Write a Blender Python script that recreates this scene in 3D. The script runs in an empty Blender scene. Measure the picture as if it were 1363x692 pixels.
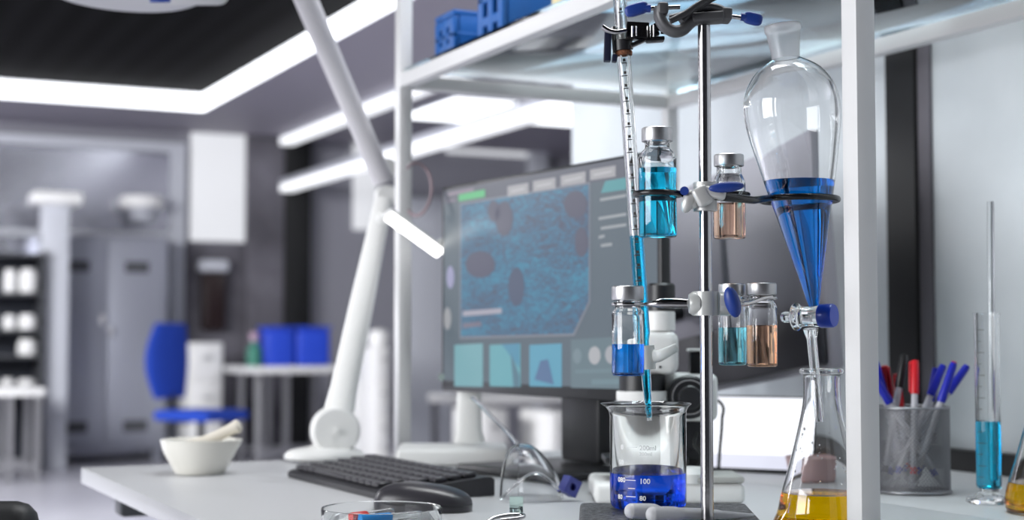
import bpy, bmesh, math, random
from math import sin, cos, pi, radians, atan
from mathutils import Vector as V, Matrix as M, Euler

random.seed(7)
scene = bpy.context.scene
COL = scene.collection
F = 2000.0
YAW, PITCH = radians(-25.8), atan(104 / 2000)
ZC, TZ = 0.915, 0.75
CAM = M.Translation((0, 0, ZC)) @ Euler((pi / 2 + PITCH, 0, YAW)).to_matrix().to_4x4()
R3 = CAM.to_3x3()
EYE = V((0, 0, ZC))
RT = V((cos(YAW), sin(YAW), 0))
FW = V((-sin(YAW), cos(YAW), 0))
UP = V((0, 0, 1))


def ray(px, py): return R3 @ V(((px - 681.5) / F, (346 - py) / F, -1))


def P(px, py, Y):
    d = ray(px, py)
    return EYE + d * (Y / d.dot(FW))


def PZ(px, py, z):
    d = ray(px, py)
    return EYE + d * ((z - ZC) / d.z)


def PT(px, py): return PZ(px, py, TZ)


def PU(px, py, u):          # on a wall plane of constant world Y
    d = ray(px, py)
    return EYE + d * (u / d.y)


def D(x, y, z=0.0): return RT * x + FW * y + UP * z


def lin(c):
    c /= 255.0
    return c / 12.92 if c <= 0.04045 else ((c + 0.055) / 1.055) ** 2.4


def rgb(r, g, b): return (lin(r), lin(g), lin(b), 1.0)


# ------------------------------------------------------------------ materials
def mat(name, color=(0.8, 0.8, 0.8, 1), rough=0.5, metal=0.0, trans=0.0, ior=1.47, emit=None, es=1.0,
        bump=None, spec=None, noise=None, coat=0.0):
    m = bpy.data.materials.new(name)
    m.use_nodes = True
    nt = m.node_tree
    b = nt.nodes['Principled BSDF']
    b.inputs['Base Color'].default_value = color
    b.inputs['Roughness'].default_value = rough
    b.inputs['Metallic'].default_value = metal
    b.inputs['Transmission Weight'].default_value = trans
    b.inputs['IOR'].default_value = ior
    if coat: b.inputs['Coat Weight'].default_value = coat
    if spec is not None: b.inputs['Specular IOR Level'].default_value = spec
    if emit:
        b.inputs['Emission Color'].default_value = emit
        b.inputs['Emission Strength'].default_value = es
    tc = None
    if noise or bump:
        tc = nt.nodes.new('ShaderNodeTexCoord')
    if noise:       # (scale, second colour, detail)
        n = nt.nodes.new('ShaderNodeTexNoise')
        n.inputs['Scale'].default_value = noise[0]
        n.inputs['Detail'].default_value = noise[2]
        r = nt.nodes.new('ShaderNodeValToRGB')
        r.color_ramp.elements[0].position = 0.3
        r.color_ramp.elements[1].position = 0.7
        r.color_ramp.elements[0].color = color
        r.color_ramp.elements[1].color = noise[1]
        nt.links.new(tc.outputs['Object'], n.inputs['Vector'])
        nt.links.new(n.outputs['Fac'], r.inputs['Fac'])
        nt.links.new(r.outputs['Color'], b.inputs['Base Color'])
    if bump:        # (scale, strength, distance)
        n2 = nt.nodes.new('ShaderNodeTexNoise')
        n2.inputs['Scale'].default_value = bump[0]
        bp = nt.nodes.new('ShaderNodeBump')
        bp.inputs['Strength'].default_value = bump[1]
        bp.inputs['Distance'].default_value = bump[2]
        nt.links.new(tc.outputs['Object'], n2.inputs['Vector'])
        nt.links.new(n2.outputs['Fac'], bp.inputs['Height'])
        nt.links.new(bp.outputs['Normal'], b.inputs['Normal'])
    return m


white_metal = mat('white_powder_coat', rgb(226, 226, 226), 0.42)
table_white = mat('white_laminate', rgb(192, 193, 195), 0.38, bump=(180, 0.05, 0.001))
white_plastic = mat('white_plastic', rgb(236, 236, 234), 0.4)
cream_plastic = mat('cream_plastic', rgb(226, 224, 214), 0.45)
grey_dark = mat('dark_grey_steel', rgb(74, 76, 80), 0.5)
black_plastic = mat('black_plastic', rgb(34, 35, 38), 0.38)
black_soft = mat('black_soft', rgb(22, 23, 25), 0.55)
key_black = mat('key_black', rgb(58, 57, 62), 0.42)
kb_body = mat('keyboard_body', rgb(46, 46, 50), 0.45)
mouse_mat = mat('mouse_black', rgb(52, 51, 56), 0.33)
steel = mat('chrome_steel', (0.50, 0.49, 0.50, 1), 0.16, 1.0, bump=(300, 0.03, 0.001))
dull_steel = mat('dull_aluminium', (0.62, 0.62, 0.63, 1), 0.34, 1.0, bump=(600, 0.05, 0.0005))
cap_metal = mat('crimp_aluminium', (0.50, 0.50, 0.51, 1), 0.40, 1.0, bump=(900, 0.06, 0.0004))
cast_light = mat('cast_boss', rgb(206, 206, 204), 0.42, 0.35, bump=(200, 0.15, 0.001))
cast_dark = mat('cast_boss_dark', rgb(84, 84, 86), 0.42, 0.25, bump=(500, 0.12, 0.0006))
ring_black = mat('black_coated_ring', rgb(32, 32, 34), 0.22)
blue_knob = mat('blue_knob', rgb(32, 60, 138), 0.42)
blue_cap = mat('blue_stopcock', rgb(22, 62, 180), 0.3)
blue_rack = mat('blue_rack_plastic', rgb(30, 98, 176), 0.45)
blue_bin = mat('blue_bin_plastic', rgb(40, 76, 205), 0.5)
blue_fabric = mat('blue_fabric', rgb(30, 70, 180), 0.85, bump=(400, 0.2, 0.002))
slot_dark = mat('slot_dark', rgb(40, 44, 54), 0.6)
box_cream = mat('cream_card', rgb(240, 226, 176), 0.6)
box_teal = mat('teal_plastic', rgb(96, 160, 160), 0.35)
plate_black = mat('hammered_black_plate', rgb(22, 23, 25), 0.45, 0.2, bump=(220, 1.0, 0.004),
                  noise=(190, rgb(112, 113, 116), 3.0))
porcelain = mat('porcelain', rgb(228, 226, 218), 0.22)
porcelain_bisque = mat('porcelain_bisque', rgb(214, 208, 196), 0.7)
glass = mat('clear_glass', (0.985, 0.99, 0.99, 1), 0.0, 0, 1.0, 1.47)
frost = mat('frosted_glass', (0.97, 0.97, 0.98, 1), 0.34, 0, 0.94, 1.4)
dish_glass = mat('thin_dish_glass', (0.97, 0.985, 0.985, 1), 0.0, 0, 1.0, 1.22)
clear_plastic = mat('clear_plastic', (0.97, 0.975, 0.98, 1), 0.02, 0, 1.0, 1.35)
milky = mat('milky_plastic', rgb(246, 247, 250), 0.28, 0, 0.42, 1.3)
milky_dense = mat('milky_stopcock_plastic', rgb(240, 244, 242), 0.35, 0, 0.35, 1.35)
liq_deep = mat('deep_blue_liquid', (0.002, 0.075, 0.72, 1), 0.0, 0, 1.0, 1.33)
liq_funnel = mat('royal_blue_liquid', (0.001, 0.17, 0.58, 1), 0.0, 0, 1.0, 1.33)
liq_cyan = mat('cyan_blue_liquid', (0.015, 0.66, 0.97, 1), 0.0, 0, 1.0, 1.33)
liq_blue = mat('bright_blue_liquid', (0.01, 0.25, 0.82, 1), 0.0, 0, 1.0, 1.33)
liq_teal = mat('pale_teal_liquid', (0.25, 0.68, 0.76, 1), 0.0, 0, 1.0, 1.33)
liq_peach = mat('peach_liquid', (1.0, 0.64, 0.46, 1), 0.0, 0, 1.0, 1.33)
liq_orange = mat('amber_orange_liquid', (0.98, 0.58, 0.36, 1), 0.0, 0, 1.0, 1.33)
liq_yellow = mat('yellow_liquid', (1.0, 0.56, 0.001, 1), 0.0, 0, 1.0, 1.33)
liq_aqua = mat('aqua_liquid', (0.08, 0.55, 0.72, 1), 0.0, 0, 1.0, 1.33)
mark_white = mat('white_print', rgb(236, 238, 240), 0.5)
mark_dark = mat('dark_print', rgb(60, 56, 54), 0.6)
cork = mat('cork_brown', rgb(150, 98, 66), 0.8, bump=(900, 0.6, 0.001), noise=(700, rgb(96, 58, 40), 2.0))
mesh_metal = mat('mesh_metal', rgb(150, 150, 154), 0.35, 0.8)
pen_blue = mat('pen_blue', rgb(28, 38, 168), 0.35)
pen_red = mat('pen_red', rgb(206, 28, 40), 0.35)
pen_black = mat('pen_black', rgb(28, 28, 30), 0.35)
pen_barrel = mat('pen_barrel', rgb(220, 220, 226), 0.2, 0, 0.35, 1.4)
black_cable = mat('cable_black', rgb(20, 24, 24), 0.5)
concrete = mat('light_concrete', rgb(186, 194, 199), 0.75, noise=(2.6, rgb(218, 224, 228), 6.0), bump=(18, 0.12, 0.004))
concrete_dark = mat('grey_concrete', rgb(80, 78, 84), 0.8, noise=(2.0, rgb(124, 122, 130), 6.0), bump=(10, 0.15, 0.01))
wall_grey = mat('far_wall_paint', rgb(142, 142, 150), 0.6)
wall_black = mat('black_profile', rgb(18, 19, 20), 0.55)
floor_mat = mat('pale_resin_floor', rgb(208, 208, 217), 0.28, noise=(0.8, rgb(182, 182, 194), 3.0))
soffit_mat = mat('grey_soffit', rgb(150, 146, 156), 0.6)
led_mat = mat('led_diffuser', (1, 1, 1, 1), 0.5, emit=(0.93, 0.96, 1.0, 1), es=2.4)
led_soft = mat('led_soft', (1, 1, 1, 1), 0.5, emit=(0.95, 0.97, 1.0, 1), es=0.85)
led_desk = mat('desk_led', (1, 1, 1, 1), 0.5, emit=(1.0, 0.99, 0.97, 1), es=3.5)
window_lit = mat('daylit_frosted_window', (0.3, 0.3, 0.3, 1), 0.4, emit=(0.93, 0.95, 1.0, 1), es=0.56)
cab_steel = mat('cabinet_steel', rgb(168, 171, 182), 0.46, 0.6)
pane_mat = mat('dark_window_glass', rgb(214, 216, 226), 0.22, 0.85)
frame_grey = mat('pale_frame', rgb(200, 203, 210), 0.45)
ext_mat = mat('dark_dispenser', rgb(40, 26, 26), 0.4)
screen_white = mat('tablet_white_screen', (0.1, 0.1, 0.1, 1), 0.3, emit=rgb(240, 242, 250), es=1.05)
screen_lav = mat('tablet_lavender_bar', (0.1, 0.1, 0.1, 1), 0.3, emit=rgb(206, 208, 226), es=0.9)
lens_ring = mat('knob_ring', rgb(150, 150, 152), 0.4)


def pane_glass(name, tint, edge):
    """flat pane: light passes straight through, Fresnel sheen on top"""
    m = bpy.data.materials.new(name); m.use_nodes = True
    nt = m.node_tree; nt.nodes.clear()
    out = nt.nodes.new('ShaderNodeOutputMaterial'); mx = nt.nodes.new('ShaderNodeMixShader')
    tr = nt.nodes.new('ShaderNodeBsdfTransparent'); gl = nt.nodes.new('ShaderNodeBsdfGlossy'); fr = nt.nodes.new('ShaderNodeFresnel')
    tr.inputs['Color'].default_value = tint; gl.inputs['Roughness'].default_value = 0.03; gl.inputs['Color'].default_value = edge
    fr.inputs['IOR'].default_value = 1.5
    nt.links.new(fr.outputs['Fac'], mx.inputs['Fac']); nt.links.new(tr.outputs[0], mx.inputs[1]); nt.links.new(gl.outputs[0], mx.inputs[2])
    nt.links.new(mx.outputs[0], out.inputs['Surface'])
    return m


glass_green = pane_glass('shelf_glass', (0.90, 0.955, 0.96, 1), (0.92, 0.97, 1.0, 1))


def slat_material():
    m = mat('black_slatted_ceiling', rgb(26, 26, 28), 0.9, spec=0.08)
    nt = m.node_tree
    tc = nt.nodes.new('ShaderNodeTexCoord')
    w = nt.nodes.new('ShaderNodeTexWave')
    w.bands_direction = 'X'
    w.inputs['Scale'].default_value = 1.6
    w.inputs['Distortion'].default_value = 0.0
    r = nt.nodes.new('ShaderNodeValToRGB')
    r.color_ramp.elements[0].color = rgb(2, 2, 3)
    r.color_ramp.elements[1].color = rgb(15, 15, 17)
    nt.links.new(tc.outputs['Object'], w.inputs['Vector'])
    nt.links.new(w.outputs['Fac'], r.inputs['Fac'])
    nt.links.new(r.outputs['Color'], nt.nodes['Principled BSDF'].inputs['Base Color'])
    return m


def micrograph_material():
    m = mat('micrograph_image', (0.02, 0.02, 0.02, 1), 0.3)
    nt = m.node_tree
    b = nt.nodes['Principled BSDF']
    tc = nt.nodes.new('ShaderNodeTexCoord')
    mp = nt.nodes.new('ShaderNodeMapping')
    mp.inputs['Scale'].default_value = (0.8, 0.8, 2.2)
    n = nt.nodes.new('ShaderNodeTexNoise')
    n.inputs['Scale'].default_value = 80
    n.inputs['Detail'].default_value = 5
    n.inputs['Distortion'].default_value = 1.6
    n2 = nt.nodes.new('ShaderNodeTexNoise')
    n2.inputs['Scale'].default_value = 11
    mx = nt.nodes.new('ShaderNodeMath'); mx.operation = 'ADD'
    r = nt.nodes.new('ShaderNodeValToRGB')
    e = r.color_ramp.elements
    e[0].position, e[0].color = 0.38, rgb(64, 72, 94)
    e[1].position, e[1].color = 0.64, rgb(50, 122, 150)
    x = e.new(0.50); x.color = rgb(54, 94, 122)
    mul = nt.nodes.new('ShaderNodeMath'); mul.operation = 'MULTIPLY'; mul.inputs[1].default_value = 0.6667
    hf = nt.nodes.new('ShaderNodeMath'); hf.operation = 'MULTIPLY'; hf.inputs[1].default_value = 0.5
    nt.links.new(tc.outputs['Object'], mp.inputs['Vector'])
    for q in (n, n2): nt.links.new(mp.outputs['Vector'], q.inputs['Vector'])
    nt.links.new(n.outputs['Fac'], mx.inputs[0]); nt.links.new(n2.outputs['Fac'], hf.inputs[0]); nt.links.new(hf.outputs[0], mx.inputs[1])
    nt.links.new(mx.outputs[0], mul.inputs[0]); nt.links.new(mul.outputs[0], r.inputs['Fac'])
    nt.links.new(r.outputs['Color'], b.inputs['Emission Color'])
    b.inputs['Emission Strength'].default_value = 0.95
    return m


_em = {}


def screen_col(r, g, b):  # monitor tones with the reflected haze already mixed into the colour
    k = (r, g, b)
    if k not in _em:
        _em[k] = mat('screen_%d_%d_%d' % k, (0.02, 0.02, 0.02, 1), 0.35, emit=rgb(r, g, b), es=0.95)
    return _em[k]


# ------------------------------------------------------------------ mesh builder (world coordinates)
class MB:
    def __init__(s): s.v, s.f, s.mi = [], [], []

    def raw(s, vs, fs, T=None, mi=0):
        o = len(s.v)
        s.v += [(T @ V(v)) if T else V(v) for v in vs]
        for f in fs:
            s.f.append([i + o for i in f]); s.mi.append(mi)
        return s

    def box(s, c, sz, T=None, bev=0.0, mi=0, seg=2):
        """box centred at c (in T's frame); bev = rounded edges"""
        x, y, z = sz[0] / 2, sz[1] / 2, sz[2] / 2
        bm = bmesh.new()
        bmesh.ops.create_cube(bm, size=1.0)
        for v in bm.verts: v.co = V((v.co.x * sz[0], v.co.y * sz[1], v.co.z * sz[2]))
        if bev > 0:
            bmesh.ops.bevel(bm, geom=bm.edges[:], offset=min(bev, 0.49 * min(sz)), segments=seg, affect='EDGES', profile=0.5)
        bm.verts.index_update()
        vs = [v.co + V(c) for v in bm.verts]
        fs = [[v.index for v in f.verts] for f in bm.faces]
        bm.free()
        return s.raw(vs, fs, T, mi)

    def lathe(s, prof, T=None, seg=48, mi=0, a0=0.0, a1=2 * pi):
        full = abs(a1 - a0 - 2 * pi) < 1e-6
        n = seg if full else seg + 1
        vs, fs, rows = [], [], []
        for r, z in prof:
            if r < 1e-7:
                rows.append([len(vs)]); vs.append((0, 0, z))
            else:
                rows.append(list(range(len(vs), len(vs) + n)))
                vs += [(r * cos(a0 + (a1 - a0) * i / seg), r * sin(a0 + (a1 - a0) * i / seg), z) for i in range(n)]
        for a, b in zip(rows, rows[1:]):
            for i in range(seg):
                j = (i + 1) % n
                if len(a) == 1 and len(b) == 1: continue
                if len(a) == 1: fs.append([a[0], b[j], b[i]])
                elif len(b) == 1: fs.append([a[i], a[j], b[0]])
                else: fs.append([a[i], a[j], b[j], b[i]])
        return s.raw(vs, fs, T, mi)

    def tube(s, pts, r, seg=10, mi=0, closed=False, caps=True, flat=None):
        pts = [V(p) for p in pts]
        n = len(pts)
        rs = r if isinstance(r, (list, tuple)) else [r] * n
        tang = []
        for i in range(n):
            a = pts[(i - 1) % n] if (closed or i > 0) else pts[i]
            b = pts[(i + 1) % n] if (closed or i < n - 1) else pts[i]
            tang.append((b - a).normalized())
        nrm = tang[0].orthogonal().normalized()
        if flat is not None:
            nrm = (V(flat) - tang[0] * V(flat).dot(tang[0])).normalized()
        vs, fs = [], []
        for i in range(n):
            if i:
                nrm = (nrm - tang[i] * nrm.dot(tang[i])).normalized()
            bn = tang[i].cross(nrm)
            rr = rs[i] if isinstance(rs[i], tuple) else (rs[i], rs[i])
            vs += [pts[i] + nrm * (rr[0] * cos(2 * pi * k / seg)) + bn * (rr[1] * sin(2 * pi * k / seg)) for k in range(seg)]
        m = n if closed else n - 1
        for i in range(m):
            for k in range(seg):
                a, b = i * seg, ((i + 1) % n) * seg
                fs.append([a + k, a + (k + 1) % seg, b + (k + 1) % seg, b + k])
        if caps and not closed:
            fs.append(list(range(seg))[::-1])
            fs.append([(n - 1) * seg + k for k in range(seg)])
        return s.raw(vs, fs, None, mi)

    def ring(s, c, R, r, T=None, seg=48, sub=12, mi=0):
        T = T or M.Identity(4)
        pts = [T @ (V(c) + V((R * cos(2 * pi * i / seg), R * sin(2 * pi * i / seg), 0))) for i in range(seg)]
        return s.tube(pts, r, sub, mi, closed=True)

    def prism(s, poly, z0, z1, T=None, mi=0):
        n = len(poly)
        vs = [(x, y, z0) for x, y in poly] + [(x, y, z1) for x, y in poly]
        fs = [list(range(n))[::-1], [n + i for i in range(n)]] + [[i, (i + 1) % n, n + (i + 1) % n, n + i] for i in range(n)]
        return s.raw(vs, fs, T, mi)

    def ellip(s, c, rad, T=None, mi=0, nu=28, nv=16, p=1.0, zcut=None):
        vs, fs = [], []
        sg = lambda a: math.copysign(abs(a) ** p, a)
        for j in range(nv + 1):
            th = -pi / 2 + pi * j / nv
            for i in range(nu):
                ph = 2 * pi * i / nu
                z = rad[2] * sg(sin(th))
                if zcut is not None: z = max(z, zcut)
                vs.append(V(c) + V((rad[0] * sg(cos(th)) * sg(cos(ph)), rad[1] * sg(cos(th)) * sg(sin(ph)), z)))
        for j in range(nv):
            for i in range(nu):
                k = (i + 1) % nu
                fs.append([j * nu + i, j * nu + k, (j + 1) * nu + k, (j + 1) * nu + i])
        return s.raw(vs, fs, T, mi)

    def quad(s, a, b, c, d, mi=0): return s.raw([a, b, c, d], [[0, 1, 2, 3]], None, mi)

    def cut_above(s, z):
        """keep what is below the horizontal plane z, closed by a level face"""
        bm = bmesh.new()
        vs = [bm.verts.new(v) for v in s.v]
        for f in s.f:
            try: bm.faces.new([vs[i] for i in f])
            except ValueError: pass
        bmesh.ops.remove_doubles(bm, verts=bm.verts[:], dist=1e-6)
        g = bm.verts[:] + bm.edges[:] + bm.faces[:]
        r = bmesh.ops.bisect_plane(bm, geom=g, plane_co=(0, 0, z), plane_no=(0, 0, 1), clear_outer=True)
        ed = [e for e in r['geom_cut'] if isinstance(e, bmesh.types.BMEdge)]
        if ed: bmesh.ops.contextual_create(bm, geom=ed)
        bm.verts.index_update()
        s.v = [v.co.copy() for v in bm.verts]
        s.f = [[v.index for v in f.verts] for f in bm.faces]
        s.mi = [0] * len(s.f)
        bm.free()
        return s

    def build(s, name, mats, root=None, ang=38, origin=None, recalc=True):
        """link as ONE mesh object; under root the mesh is written in the root's own coordinates"""
        base = RM[ROOT[root.name]] if root is not None else M.Translation(origin if origin is not None else V((0, 0, 0)))
        inv = base.inverted()
        me = bpy.data.meshes.new(name)
        me.from_pydata([inv @ v for v in s.v], [], s.f)
        if recalc:
            bm = bmesh.new(); bm.from_mesh(me)
            bmesh.ops.recalc_face_normals(bm, faces=bm.faces[:])
            bm.to_mesh(me); bm.free()
        if not isinstance(mats, (list, tuple)): mats = [mats]
        for m in mats: me.materials.append(m)
        me.polygons.foreach_set('material_index', s.mi)
        me.polygons.foreach_set('use_smooth', [True] * len(me.polygons))
        me.set_sharp_from_angle(angle=radians(ang))
        me.update()
        o = bpy.data.objects.new(name, me)
        COL.objects.link(o)
        if root is not None:
            o.parent = root
            ROOT[o.name] = ROOT[root.name]
        else:
            o.location = base.translation
            ROOT[o.name] = o.name; RM[o.name] = base.copy()
        return o


RM, ROOT = {}, {}


def tag(o, label, cat, group=None, kind=None):
    if label: o['label'] = label
    if cat: o['category'] = cat
    if group: o['group'] = group
    if kind: o['kind'] = kind
    return o


def thing(name, label, cat, loc, rz=0.0, group=None):
    o = bpy.data.objects.new(name, None)
    o.empty_display_size = 0.02
    COL.objects.link(o)
    o.location = loc
    o.rotation_euler = (0, 0, rz)
    RM[o.name] = M.Translation(loc) @ M.Rotation(rz, 4, 'Z')
    ROOT[o.name] = o.name
    return tag(o, label, cat, group)


def struct(name, mb, m, label=None):
    o = mb.build(name, m)
    o['kind'] = 'structure'
    if label: o['label'] = label
    return o


def TR(loc, rz=0.0): return M.Translation(loc) @ M.Rotation(rz, 4, 'Z')


def axisT(a, b):
    """frame at a whose +Z runs to b"""
    d = (V(b) - V(a)).normalized()
    return M.Translation(V(a)) @ d.to_track_quat('Z', 'Y').to_matrix().to_4x4()


def frame(x, y, z):
    return M(((x.x, y.x, z.x, 0), (x.y, y.y, z.y, 0), (x.z, y.z, z.z, 0), (0, 0, 0, 1)))


def smooth(prof, n=4):
    """Catmull-Rom through profile points"""
    out = []
    for i in range(len(prof) - 1):
        p0 = prof[max(i - 1, 0)]; p1 = prof[i]; p2 = prof[i + 1]; p3 = prof[min(i + 2, len(prof) - 1)]
        for k in range(n):
            t = k / n
            out.append(tuple(0.5 * (2 * b + (c - a) * t + (2 * a - 5 * b + 4 * c - d) * t * t + (3 * b - a - 3 * c + d) * t ** 3)
                             for a, b, c, d in zip(p0, p1, p2, p3)))
    out.append(tuple(prof[-1]))
    return out


def spath(pts, n=6): return [V(p) for p in smooth([tuple(p) for p in pts], n)]


def shell(outer, t, tb):
    """closed glass wall from an outer profile (base centre up to the rim)"""
    inner = [(max(r - t, 0.0003), z) for r, z in outer if z > outer[0][1] + tb and r > t]
    return list(outer) + [(inner[-1][0], outer[-1][1])] + inner[::-1] + [(0, inner[0][1] if inner else tb)]


def liquid(outer, level, t, tb):
    z0 = outer[0][1]
    pr = [(0, z0 + tb * 0.6)]
    last = None
    for r, z in outer:
        if z <= z0 + tb * 0.6 or r <= t:
            last = (r, z); continue
        if z >= level:
            if last:
                k = (level - last[1]) / max(z - last[1], 1e-9)
                pr.append((last[0] + (r - last[0]) * k - 0.55 * t, level))
            break
        pr.append((r - 0.55 * t, z)); last = (r, z)
    pr.append((0, level))
    return pr
# ================================================================== THE ROOM (world X = across the benches, world Y = along them)
U_FAR, V_COVE, U_COVE, Z_SOF, Z_CEIL = 11.75, 2.63, 10.5, 2.535, 2.655


wall_back_mat = mat('dark_back_wall', rgb(70, 70, 76), 0.7)


def wb(x0, x1, y0, y1, z0, z1, mb=None, bev=0.0, mi=0):
    mb = mb or MB()
    return mb.box(((x0 + x1) / 2, (y0 + y1) / 2, (z0 + z1) / 2), (x1 - x0, y1 - y0, z1 - z0), None, bev, mi)


struct('floor', wb(-4.0, 8.2, -3.0, 12.0, -0.1, 0.0), floor_mat)
struct('ceiling', wb(-4.0, V_COVE + 0.02, -3.0, U_COVE + 0.02, Z_CEIL, Z_CEIL + 0.08), slat_material())
m = MB()
wb(-4.0, 8.2, U_COVE + 0.03, 12.0, Z_SOF, Z_SOF + 0.08, m)
wb(V_COVE + 0.03, 8.2, -3.0, U_COVE + 0.03, Z_SOF, Z_SOF + 0.08, m)
struct('ceiling_soffit', m, soffit_mat)
struct('wall_far', wb(-4.0, 8.2, U_FAR, U_FAR + 0.12, 0, 2.9), wall_grey)
struct('wall_left', wb(-4.12, -4.0, -3.0, 12.0, 0, 2.9), wall_grey)
struct('wall_back', wb(-4.12, 8.2, -3.12, -3.0, 0, 2.9), wall_back_mat)
struct('wall_side', wb(8.1, 8.2, -3.0, 12.0, 0, 2.9), wall_grey)

# ---- near partition wall behind the benches
VW = 1.345
struct('wall_right', wb(VW, VW + 0.1, -2.0, 2.52, 0, 2.75), concrete)


def uw(px):     # world Y where this pixel column meets the partition
    d = ray(px, 450); return (EYE + d * (VW / d.x)).y


struct('trim_1', wb(VW - 0.012, VW - 0.001, uw(1230), uw(1192), TZ + 0.03, 2.75), wall_black)
struct('trim_2', wb(VW - 0.006, VW - 0.001, uw(1246), uw(1230.3), TZ + 0.03, 2.75), concrete_dark)

# ---- cove LED: luminous fascia round the dropped soffit
m = MB()
wb(-4.0, V_COVE, U_COVE, U_COVE + 0.02, Z_SOF - 0.005, Z_CEIL - 0.012, m)
wb(V_COVE, V_COVE + 0.02, -3.0, U_COVE + 0.02, Z_SOF - 0.005, Z_CEIL - 0.012, m)
tag(m.build('cove_light', led_mat), 'long white luminous cove strip turning a corner under the dark ceiling', 'light')

# ---- soffit light panels
for k, (px, py, lab) in enumerate([(640, 144, 'bright square ceiling panel light seen just under the shelf frame, nearer the white lamp post'),
                                   (772, 149, 'bright square ceiling panel light seen between the lamp panel and the burette')]):
    c = PZ(px, py, Z_SOF)
    t = thing('ceiling_panel_light', lab, 'light', (c.x, c.y, Z_SOF - 0.03), 0, 'square ceiling panel lights')
    MB().box((c.x, c.y, Z_SOF - 0.012), (0.86, 1.0, 0.022), None, 0.004).build('frame', frame_grey, t)
    MB().box((c.x, c.y, Z_SOF - 0.026), (0.8, 0.94, 0.006)).build('diffuser', led_mat, t)

# ---- two linear lights hanging in the depth
VB = 3.57
for px0, py0, zoff, u1, lab in [(380, 185, 0, 5.6, 'upper of two long white linear lights hanging beside the black pilaster'),
                                (380, 247, 0, 5.4, 'lower of two long white linear lights hanging beside the black pilaster')]:
    d = ray(px0, py0); e = EYE + d * (VB / d.x)
    e = PU(px0, py0, 11.55)
    vb, z = e.x, e.z
    t = thing('pendant_light', lab, 'light', (vb, 9.0, z), 0, 'hanging linear lights')
    wb(vb - 0.05, vb + 0.05, u1, 11.55, z, z + 0.05, None, 0.01).build('housing', frame_grey, t)
    m = MB(); wb(vb - 0.052, vb + 0.052, u1 + 0.02, 11.53, z - 0.05, z - 0.001, m)
    m.build('diffuser', led_soft, t)
    for uu in ((7.2, 10.9) if py0 < 200 else (7.6, 10.4)):
        MB().tube([(vb + 0.054, uu, z + 0.04), (vb + 0.30, uu, Z_SOF)], 0.003, 6).build('cable', dull_steel, t)


def wallrect(name, px0, py0, px1, py1, m_, th=0.03, off=0.0, z0=None, kind=True):
    a = PU(px0, py0, U_FAR - th - off); b = PU(px1, py1, U_FAR - th - off)
    mb = wb(a.x, b.x, U_FAR - th - off, U_FAR - off - 0.002, b.z if z0 is None else z0, a.z, None, 0.004)
    return struct(name, mb, m_) if kind else mb


wallrect('trim_3', 330, 168, 381, 600, concrete_dark, 0.10, z0=0.0)
wallrect('trim_4', 381, 160, 412, 600, wall_black, 0.14, z0=0.0)
wallrect('window_2', 256, 163, 326, 322, window_lit, 0.05)
wallrect('window_3', 472, 176, 503, 306, window_lit, 0.04)
wallrect('window_4', 595, 186, 702, 209, window_lit, 0.04)
wallrect('trim_5', 248, 322, 330, 600, concrete_dark, 0.03, z0=0.0)
wallrect('trim_6', 545, 262, 602, 600, frame_grey, 0.05, z0=0.0)
wallrect('trim_7', 709, 140, 731, 600, frame_grey, 0.12, z0=0.0)

# ---- interior window at the left: pale frame, reflecting dark glass
a = PU(-160, 168, U_FAR - 0.1); b = PU(243, 604, U_FAR - 0.1)
m = MB()
wb(a.x, b.x, U_FAR - 0.10, U_FAR - 0.002, a.z - 0.07, a.z, m)
wb(b.x - 0.11, b.x, U_FAR - 0.101, U_FAR - 0.003, 0.0, a.z - 0.071, m)
wb(a.x, b.x - 0.111, U_FAR - 0.099, U_FAR - 0.003, PU(100, 308, U_FAR).z - 0.05, PU(100, 308, U_FAR).z, m)
w1 = struct('window_1', m, frame_grey)
wb(a.x, b.x - 0.112, U_FAR - 0.05, U_FAR - 0.004, PU(100, 308, U_FAR).z + 0.001, a.z - 0.072).build('pane', pane_mat, w1)
wb(a.x, b.x - 0.112, U_FAR - 0.05, U_FAR - 0.004, 0.02, PU(100, 308, U_FAR).z - 0.051).build('pane', pane_mat, w1)

# ================================================================== THINGS AT THE FAR END
# ---- steel cabinet
Yc = 11.0
cA, cB = P(50, 600, Yc), P(226, 600, Yc)
x0 = cA.x; wcab = 0.91; u0 = cA.y - 0.12
zt = P(150, 312, Yc).z
t = thing('steel_cabinet', 'tall two-door steel cabinet standing left of the blue chair', 'cabinet', (x0 + wcab / 2, u0 + 0.22, 0))
wb(x0, x0 + wcab, u0, u0 + 0.44, 0.09, zt, None, 0.012).build('body', cab_steel, t)
for s in (0, 1):
    xa = x0 + 0.03 + s * (wcab / 2 - 0.02)
    d = wb(xa, xa + wcab / 2 - 0.04, u0 - 0.02, u0 - 0.001, 0.14, zt - 0.04, None, 0.006).build('door', cab_steel, t)
    for zz in (zt - 0.2, 0.3):
        wb(xa + 0.12, xa + wcab / 2 - 0.16, u0 - 0.023, u0 - 0.0201, zz - 0.075, zz + 0.009).build('vent', grey_dark, d)
    xh = xa + (wcab / 2 - 0.075 if s == 0 else 0.0)
    wb(xh, xh + 0.035, u0 - 0.05, u0 - 0.0201, 0.93 if s else 1.01, 0.99 if s else 1.09, None, 0.01).build('handle', dull_steel, d)
for sx in (0.03, wcab - 0.09):
    for sy in (0.03, 0.36):
        wb(x0 + sx, x0 + sx + 0.06, u0 + sy, u0 + sy + 0.06, 0, 0.0895).build('foot', cab_steel, t)

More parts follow.
